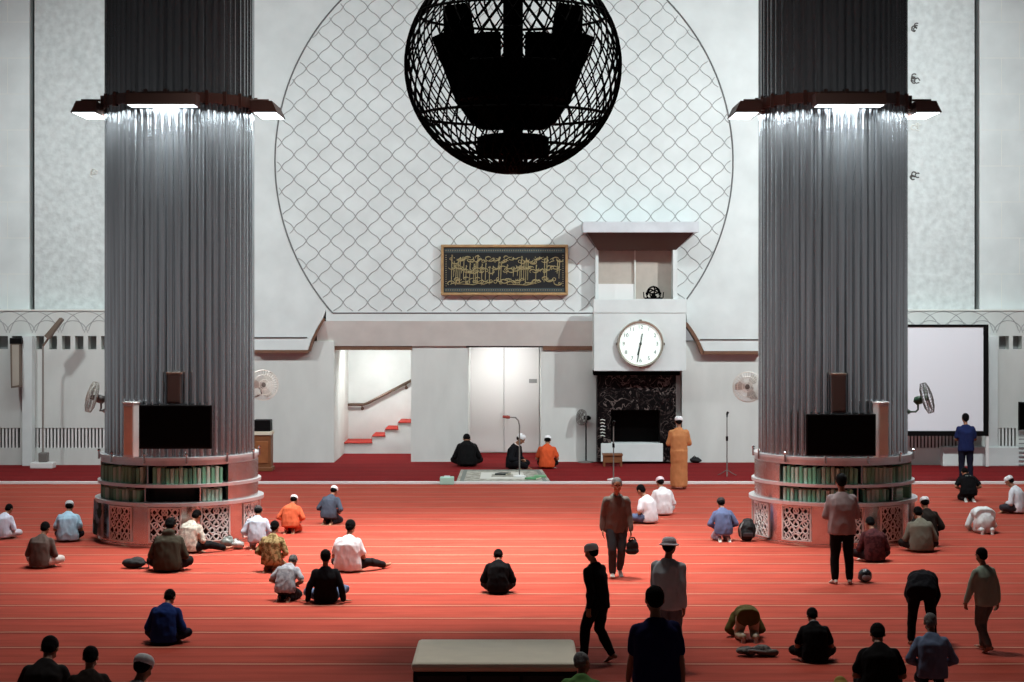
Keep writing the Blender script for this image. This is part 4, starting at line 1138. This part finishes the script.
    if cap:
        bm = BM(); u2 = (hu-hf*.18).normalized(); f2 = hr.cross(u2)*-1
        f2 = u2.cross(hr).normalized()
        c0 = hc+hu*.025-hf*.016
        loft(bm, [(c0-u2*.01, hr, f2, .088, .108), (c0+u2*.045, hr, f2, .087, .106), (c0+u2*.080, hr, f2, .070, .088), (c0+u2*.096, hr, f2, .045, .058)], 24)
        if k.get('brim'): loft(bm, [(c0-u2*.012, hr, f2, .12, .14), (c0+u2*.004, hr, f2, .12, .14)], 24)
        link('cap', fuse(bm, .011, 4, .002, 20, seed), mat('cap_%d_%d_%d' % cap, cap, .85, bump=.2, bscale=80), root)
    # ---- trousers
    seat = pose in ('cross', 'kneel', 'lean')
    def hem(A, B_, g): 
        return A.lerp(B_, g)
    bm = BM()
    loft(bm, [st(S[0]-tdir[0]*(.10 if not seat else .105), tdir[0], .15, .115), st(S[0], tdir[0], .19, .135), st(S[0].lerp(S[1], .8), tdir[1], .165, .12)])
    for hip, kn, an, toe in J['legs']:
        e = kn.lerp(an, .93)
        chain(bm, [hip-V((0, .03, -.005))*seat, hip.lerp(kn, .5), kn, kn.lerp(e, .45), e], [.112, .094, .076, .070, .058])
    pm = mat('cloth_%d_%d_%d' % pants, pants, .9, var=.10, vscale=9, spec=.15)
    me = fuse(bm, .014, 5, .010, 9, seed)
    for v in me.vertices: v.co.z = max(v.co.z, .012)
    if not robe: link('trousers', me, pm, root)
    # ---- shirt
    bm = BM(); w = wide
    lo = .13 if not robe else .2
    stn = []
    if seat: stn = [st(S[0]-tdir[0]*.085, tdir[0], .205*w, .165), st(S[0]+tdir[0]*.03, tdir[0], .215*w, .165)]
    else: stn = [st(S[0]-tdir[0]*.13, tdir[0], .205*w, .150), st(S[0], tdir[0], .205*w, .148)]
    stn += [st(S[1], tdir[1], .19*w, .145), st(S[2], tdir[2], .20*w, .142), st(sh_c-Dr[2]*.06, Dr[2], .190*w, .118), st(sh_c-Dr[2]*.005, Dr[2], .150, .100), st(S[3]-Dr[2]*.008, Dr[2], .100, .085), st(S[3]+Dr[3]*.014, Dr[3], .076, .072)]
    loft(bm, stn)
    for sh, el, wr, d, n, curl, s in J['arms']:
        if sleeve == 'short':
            e = sh.lerp(el, .72); chain(bm, [sh-R*(s*.05), sh, e], [.068, .070, .066])
        else:
            e = el.lerp(wr, .93); chain(bm, [sh-R*(s*.05), sh, sh.lerp(el, .5), el, el.lerp(wr, .45), e], [.068, .069, .063, .059, .054, .044])
    if hood: ell(bm, S[3]-Dr[2]*.02+Dr[3]*.02+fwd_back(S, Dr, R)*.07, (R*.11, fwd_back(S, Dr, R)*.07, Dr[2]*.08))
    if skirt: ell(bm, (0, -.13, .24), ((.235, 0, 0), (0, .22, 0), (0, 0, .27)), 3)
    if robe:
        z0 = .07
        loft(bm, [(V((0, .02, z0)), X3, Y3, .205, .20), (V((0, .02, .5)), X3, Y3, .20, .18), (S[0], X3, Y3, .205, .165)])
    me = fuse(bm, .014, 5, .012 if pat is None else .010, 8, seed+5)
    for v in me.vertices: v.co.z = max(v.co.z, .02)
    sm = mat('cloth_%d_%d_%d' % shirt, shirt, .9, var=.08, vscale=7, spec=.12) if pat is None else mat('cloth_pat_%d' % PN[0], shirt, .9, rgb2=pat, vscale=14, spec=.12)
    link('robe' if robe else 'shirt', me, sm, root)
    if collar:
        bm = BM(); c = S[3]+Dr[3]*.012; f = Dr[3].cross(R).normalized()
        tube(bm, [c+R*(.076*math.cos(2*PI*i/20))+f*(.071*math.sin(2*PI*i/20)) for i in range(20)], .016, 6, closed=True)
        obj('collar', bm, mat('cloth_%d_%d_%d' % collar, collar, .9), root, smooth=True)
    J['back'] = lambda z_, off: (S[1].lerp(S[3], z_)-((Dr[1].lerp(Dr[2], z_)).cross(R)).normalized()*off, R, Dr[1].lerp(Dr[2], z_).normalized())
    if top is not None:      # size the figure so that its head reaches the height it has in the hall
        zm, ym = max((v.co.z, v.co.y*math.cos(rot)) for ch in root.children for v in ch.data.vertices)
        d = p.y+ym
        root.scale = (min(1.12, max(.74, (HC+(HY-top)*d/F)/zm)),)*3
    return root, J
def fwd_back(S, Dr, R): return -(Dr[2].cross(R).normalized())
WHT = (226, 226, 228)
BLK = (12, 12, 14)
person('person in pale lavender shirt seated left of the grey brown shirt, only half in view', 0, 540, 'cross', .5, -.3, shirt=(206, 206, 220), pants=(206, 204, 214), sleeve='long', hair='black', dy=.15, top=513)
person('person in grey brown shirt and pale trousers sitting cross-legged, bare dark hair', 38, 569, 'cross', .35, -.15, shirt=(98, 84, 78), pants=(206, 200, 194), sleeve='long', dy=.12, foot='sock', top=521)
person('person in light blue shirt and grey cap seated and dark trousers beside the ring bookcase', 69, 541, 'cross', .4, .1, shirt=(168, 202, 222), pants=(28, 32, 42), cap=(196, 200, 202), sleeve='short', dy=-.1, wide=1.1, spread=-.07, top=500)
person('person in dark olive hooded jacket sitting beside a flat black bag', 166, 573, 'cross', .4, 0, shirt=(58, 54, 44), pants=(24, 22, 22), dy=.12, hood=True, wide=1.1, top=517)
person('person in cream shirt with dark trousers seated close to the ring bookcase grille', 187, 554, 'cross', .55, -.4, shirt=(206, 200, 186), pants=(24, 24, 26), dy=.12, pat=(176, 170, 158), legout=1, top=509)
person('person in pale blue grey shirt and dark cap behind the olive patterned jacket', 256, 550, 'kneel', .45, .05, shirt=(176, 184, 196), pants=(150, 154, 162), cap=(64, 60, 60), dy=.15, top=505)
person('person in orange shirt and white cap seated on the carpet near the column', 290, 534, 'kneel', .55, -.15, shirt=(206, 100, 66), pants=(186, 66, 40), cap=WHT, dy=.15, wide=1.08, top=494)
person('person in dark blue grey shirt and white cap kneeling closest to the white strip', 329, 525, 'kneel', .45, -.35, shirt=(74, 82, 96), pants=(40, 42, 50), cap=WHT, dy=.15, top=485)
person('person in olive and khaki patterned jacket seated between grey shirts', 271, 573, 'kneel', .15, -.2, shirt=(110, 92, 58), pants=(120, 104, 74), pat=(168, 148, 104), dy=.15, top=520)
person('person in light grey shirt with head bowed low, beside the black shirted leaner', 285, 602, 'kneel', 1.0, -.25, shirt=(176, 178, 184), pants=(30, 34, 36), sleeve='short', hair='grey', dy=.12, pat=(150, 152, 160), sc_=.95, top=557)
person('person in black top and jeans leaning back on both hands', 325, 604, 'lean', .5, .05, shirt=(13, 13, 17), pants=(96, 112, 142), dy=.10, kneeup=.05, hands=['side', 'side'], foot='skin', sc_=.93, spread=-.04, top=549)
person('person in white T-shirt with dark hair seated apart behind the leaning sitter', 347, 573, 'cross', .1, -.2, shirt=(216, 218, 222), pants=(30, 28, 30), sleeve='short', dy=.12, wide=1.2, hair='black', legout=1, top=519)
person('person in royal blue shirt sitting cross-legged alone near the front', 162, 646, 'cross', .6, -.1, shirt=(30, 52, 108), pants=(18, 22, 40), sleeve='long', dy=.12, top=588)
person('person in white shirt and white skullcap seated lowest of the three by the corner', 131, 752, 'cross', .2, -.3, shirt=(222, 222, 226), pants=(200, 200, 204), cap=WHT, dy=.1, top=653)
person('person with black hair in dark shirt farthest from the white skullcap in the corner row', 40, 725, 'cross', .5, 0, shirt=(40, 36, 36), pants=(20, 20, 22), dy=.1, top=635)
person('person with dark hair and dark brown shirt between two sitters at the bottom', 86, 738, 'kneel', .25, .1, shirt=(46, 36, 32), pants=(24, 22, 22), dy=.1, top=645)
person('person in black clothing seated alone in the middle of the open carpet', 498, 595, 'cross', .7, 0, shirt=(12, 12, 14), pants=(14, 14, 16), dy=.12, spread=-.06, foot='skin', top=548)
person('person all in black seated with bowed head before the double doors', 467, 467, 'cross', 1.1, .05, shirt=(12, 12, 13), pants=(12, 12, 13), dy=.1, sc_=1.1, wide=1.1, hair='black', top=432)
person('person in black coat, white cap and pale scarf turned toward the orange shirt', 513, 469, 'cross', .25, -2.0, shirt=(20, 20, 24), pants=(18, 18, 22), cap=WHT, collar=(214, 196, 190), dy=.0, sc_=1.05, hair='black', spread=-.08, top=433)
person('person in orange shirt and white cap seated by the boom microphone rug', 547, 469, 'cross', .3, -.1, shirt=(206, 84, 46), pants=(18, 18, 20), cap=WHT, dy=.1, sleeve='short', sc_=1.05, foot='sock', spread=-.1, top=435)
person('person in long tan robe and white cap standing in prayer at the niche', 679, 489, 'stand', .4, 0, shirt=(184, 124, 80), robe=True, cap=WHT, pants=(180, 120, 78), sc_=1.0, top=416)
rt, J = person('person in grey top and dark jeans walking toward the viewer with a black bag', 616, 577, 'walk', .5, PI+.08, shirt=(104, 98, 92), pants=(58, 64, 68), sleeve='long', lead=1, stride=.12, swing=.05, sc_=.94, wide=1.0, hair='grey', foot='sock', top=477)
wrist = J['arms'][0][2]
wp = Matrix.Rotation(PI+.08, 3, 'Z') @ (wrist*rt.scale[0])+V(rt.location)
o = lump('handbag', 'small black bag hanging from the walking man\'s hand', 'bag', V((wp.x+.02, wp.y-.02, wp.z-.385)), [((0, 0, .12), (.10, .07, .12)), ((0, 0, .05), (.11, .08, .06))], M_BAG)
strap(o, [V((-.06, 0, .22)), V((-.03, .0, .27)), V((.03, 0, .27)), V((.06, 0, .22))], M_BAG)
person('person in white T-shirt and jeans with uncapped black hair, seated sideways', 650, 524, 'cross', .35, .85, shirt=(220, 220, 224), pants=(92, 110, 142), sleeve='short', dy=.1, sc_=.88, top=484)
person('person in white shirt and pinkish cap seated just behind the jeans wearer', 664, 516, 'cross', .25, .3, shirt=(224, 222, 224), pants=(206, 204, 206), cap=(222, 204, 210), dy=.12, top=476)
person('person in slate blue shirt and dark cap sitting beside the black backpack', 724, 542, 'kneel', .35, .1, shirt=(96, 108, 142), pants=(150, 154, 172), cap=(52, 44, 44), dy=.15, hair='black', foot='sock', top=497)
person('slim person in black robe and white cap walking past the low platform', 598, 662, 'walk', .6, .9, shirt=(12, 11, 12), pants=(12, 11, 12), cap=(220, 220, 222), sc_=.80, stride=.2, lead=-1, robe=False, wide=.85, top=543)
person('person in pale grey shirt and white hat walking behind the navy shirt', 667, 668, 'walk', .4, -.4, shirt=(200, 208, 214), pants=(120, 126, 134), cap=(222, 218, 224), sc_=.90, brim=True, top=537)
person('person in navy blue shirt and black trousers walking away nearest the platform', 657, 772, 'walk', .6, .1, shirt=(24, 26, 72), pants=(10, 10, 12), sleeve='short', sc_=.98, wide=1.12, stride=.16, top=585)
person('standing person in mauve grey shirt and black trousers with back turned', 842, 584, 'stand', .35, 0, shirt=(146, 132, 132), pants=(12, 12, 13), sleeve='long', foot='sock', sc_=.98, wide=1.08, top=473)
person('person in dark maroon shirt seated behind the standing man\'s feet', 876, 563, 'cross', .5, .1, shirt=(82, 42, 44), pants=(30, 18, 20), dy=.12, sc_=1.0, pat=(62, 30, 34), foot='sock', top=516)
person('person in olive grey shirt and dark hair sitting at the bookcase edge', 923, 553, 'cross', .5, .0, shirt=(108, 104, 92), pants=(30, 28, 26), dy=.12, wide=1.1, top=506)
person('person in dark shirt and white cap tucked behind the olive grey sitter', 927, 546, 'kneel', .3, 0, shirt=(40, 34, 30), pants=(24, 22, 22), cap=WHT, dy=.0, sc_=.98, spread=-.12, top=496)
person('person in navy shirt and dark trousers standing before the projection screen', 966, 482, 'stand', .3, 0, shirt=(28, 38, 78), pants=(22, 24, 40), sleeve='short', sc_=1.0, foot='skin', top=413)
rt, J = person('person in black printed T-shirt bowed low behind the standing navy shirt', 970, 502, 'kneel', .95, 0, shirt=(12, 12, 14), pants=(14, 14, 16), dy=.15, sleeve='short', sc_=1.02, wide=1.05, foot='sock', top=467)
bm = BM(); c, r_, u_2 = J['back'](.62, .158)
for row, (nn_, wd) in enumerate(((4, .030), (6, .022))):
    for q in range(nn_):
        x = (q-(nn_-1)/2)*wd*1.25
        p0 = c+r_*x-u_2*(row*.05); nrm = u_2.cross(r_)*-1
        prism(bm, [p0-r_*wd*.4-u_2*.016, p0+r_*wd*.4-u_2*.016, p0+r_*wd*.4+u_2*.016, p0-r_*wd*.4+u_2*.016], u_2.cross(r_)*.03)
obj('back_print', bm, mat('print_pale', (170, 176, 172), .8), rt)
person('person in white robe bent down in prostration on the carpet', 988, 535, 'sujud', 0, 0, shirt=(216, 216, 214), pants=(212, 212, 210), hair=None, cap=WHT, wide=1.1, dy=.35, foot='sock', skirt=True, top=506)
person('person in white shirt and white cap seated facing the column by the edge', 1020, 514, 'cross', .3, .9, shirt=(222, 222, 226), pants=(60, 58, 64), cap=WHT, dy=.1, top=475)
person('person in olive shirt and beige trousers prostrating with pale soles showing', 751, 645, 'sujud', 0, 0, shirt=(92, 84, 46), pants=(172, 154, 130), dy=.40, foot='sock', wide=.98, top=605)
person('person in black T-shirt with grey collar seated beside the rumpled bundle', 817, 664, 'cross', .55, 0, shirt=(11, 11, 13), pants=(16, 14, 16), sleeve='short', collar=(120, 122, 126), dy=.12, wide=1.05, top=607)
person('person in black shirt seated low with a yellow green cloth at the elbow', 882, 700, 'cross', .5, -.1, shirt=(13, 12, 13), pants=(24, 20, 20), sleeve='short', dy=.1, wide=1.1, hair='black', spread=-.1, top=622)
o = lump('folded_cloth', 'yellow green folded cloth at the elbow of a black shirted sitter', 'cloth', G(841, 696), [((0, 0, .08), (.09, .12, .09)), ((.0, .05, .12), (.07, .08, .08))], mat('cloth_yellow', (140, 116, 44), .85), .012)
person('person in black clothing bowing with hands on knees', 922, 645, 'ruku', 0, -.25, shirt=(12, 12, 18), pants=(12, 12, 16), sc_=.88, foot='skin', wide=1.15, top=569)
person('person in grey blue shirt and grey hair seated in front of the bowing man', 934, 690, 'kneel', .2, -.1, shirt=(102, 116, 142), pants=(20, 20, 24), hair='grey', dy=.1, top=612)
person('small person in pale green shirt walking past the bowing man', 986, 652, 'walk', .5, .5, shirt=(150, 166, 150), pants=(98, 102, 98), sc_=.68, stride=.16, top=568)
person('person in green shirt with greying hair just in front of the low platform', 580, 765, 'cross', .35, -.1, loc=V(((581-512)*18.3/F, 18.3, 0)), shirt=(92, 132, 74), pants=(40, 40, 44), hair='grey', sc_=.95, hyaw=-.7, top=651)
# ================================================================ LIGHT
w = bpy.data.worlds.new('World'); sc.world = w; w.use_nodes = True
# unseen hall behind: horizon glow shaped to light the steel columns, dark above
nt = w.node_tree; tc = nt.nodes.new('ShaderNodeTexCoord'); sx = nt.nodes.new('ShaderNodeSeparateXYZ'); rp = nt.nodes.new('ShaderNodeValToRGB')
nt.links.new(tc.outputs['Generated'], sx.inputs[0]); nt.links.new(sx.outputs['Z'], rp.inputs['Fac'])
e_ = rp.color_ramp.elements
for q, (pos, v) in enumerate(((0.0, .26), (.035, .24), (.07, .05), (.105, .0015))):
    el_ = e_[0] if q == 0 else (e_[-1] if q == 3 else e_.new(pos))
    el_.position = pos; el_.color = (v, v, v*1.03, 1)
nt.links.new(rp.outputs['Color'], nt.nodes['Background'].inputs[0]); nt.nodes['Background'].inputs[1].default_value = 1.0
def area(name, loc_, target, sx, sy, e, col=(1, 1, 1), spread=180):
    li = bpy.data.lights.new(name, 'AREA'); li.shape = 'RECTANGLE'; li.size = sx; li.size_y = sy; li.energy = e; li.color = col; li.spread = math.radians(spread)
    o = bpy.data.objects.new(name, li); COL.objects.link(o); o.location = loc_
    o.rotation_euler = (V(target)-V(loc_)).to_track_quat('-Z', 'Y').to_euler(); return o
area('unseen_wall_flood', (0, 36.6, 15.0), (0, 50, 1.5), 24, .8, 830, (.90, .985, 1), 120)  # unseen wash above the view, added to light the wall evenly
area('unseen_wall_flood', (12.3, 38.5, 12.6), (3.6, 50, 3.6), .4, .4, 880, (.93, .99, 1), 128)
area('unseen_wall_flood', (-15, 40, 11.5), (-5, 50, 3), .8, .8, 380, (.93, .99, 1), 115)  # unseen weaker fill added on the left side
area('recess_fill', (XP(373, 50), 52.0, 3.3), (XP(373, 50), 53.5, 0), .8, .8, 120, (1, .99, .97))  # unseen fill light added to brighten the stair recess
area('recess_fill', (XP(504, 50), 51.6, 3.2), (XP(504, 50), 53, 0), 1.2, .6, 62, (1, .99, .98))  # unseen fill light added to brighten the doors
area('dome_lamp', (-.5, 32, 20), (-1.0, 31, 0), 2.0, 2.0, 640, (1, .97, .93), 44)
area('dome_lamp', (0, 27, 20), (0, 26.5, 0), 2.5, 2.5, 540, (1, .97, .93), 78)

cam = bpy.data.cameras.new('camera'); co = bpy.data.objects.new('camera', cam); COL.objects.link(co)
co.location = (0, 0, HC); co.rotation_euler = (PI/2, 0, 0)
cam.sensor_width = 36; cam.lens = 36*F/1024; cam.shift_y = (HY-341)/1024; cam.clip_end = 300
sc.camera = co
sc.view_settings.view_transform = 'Standard'; sc.view_settings.look = 'None'; sc.view_settings.gamma = 1; sc.view_settings.exposure = 0
sc.view_settings.use_curve_mapping = False
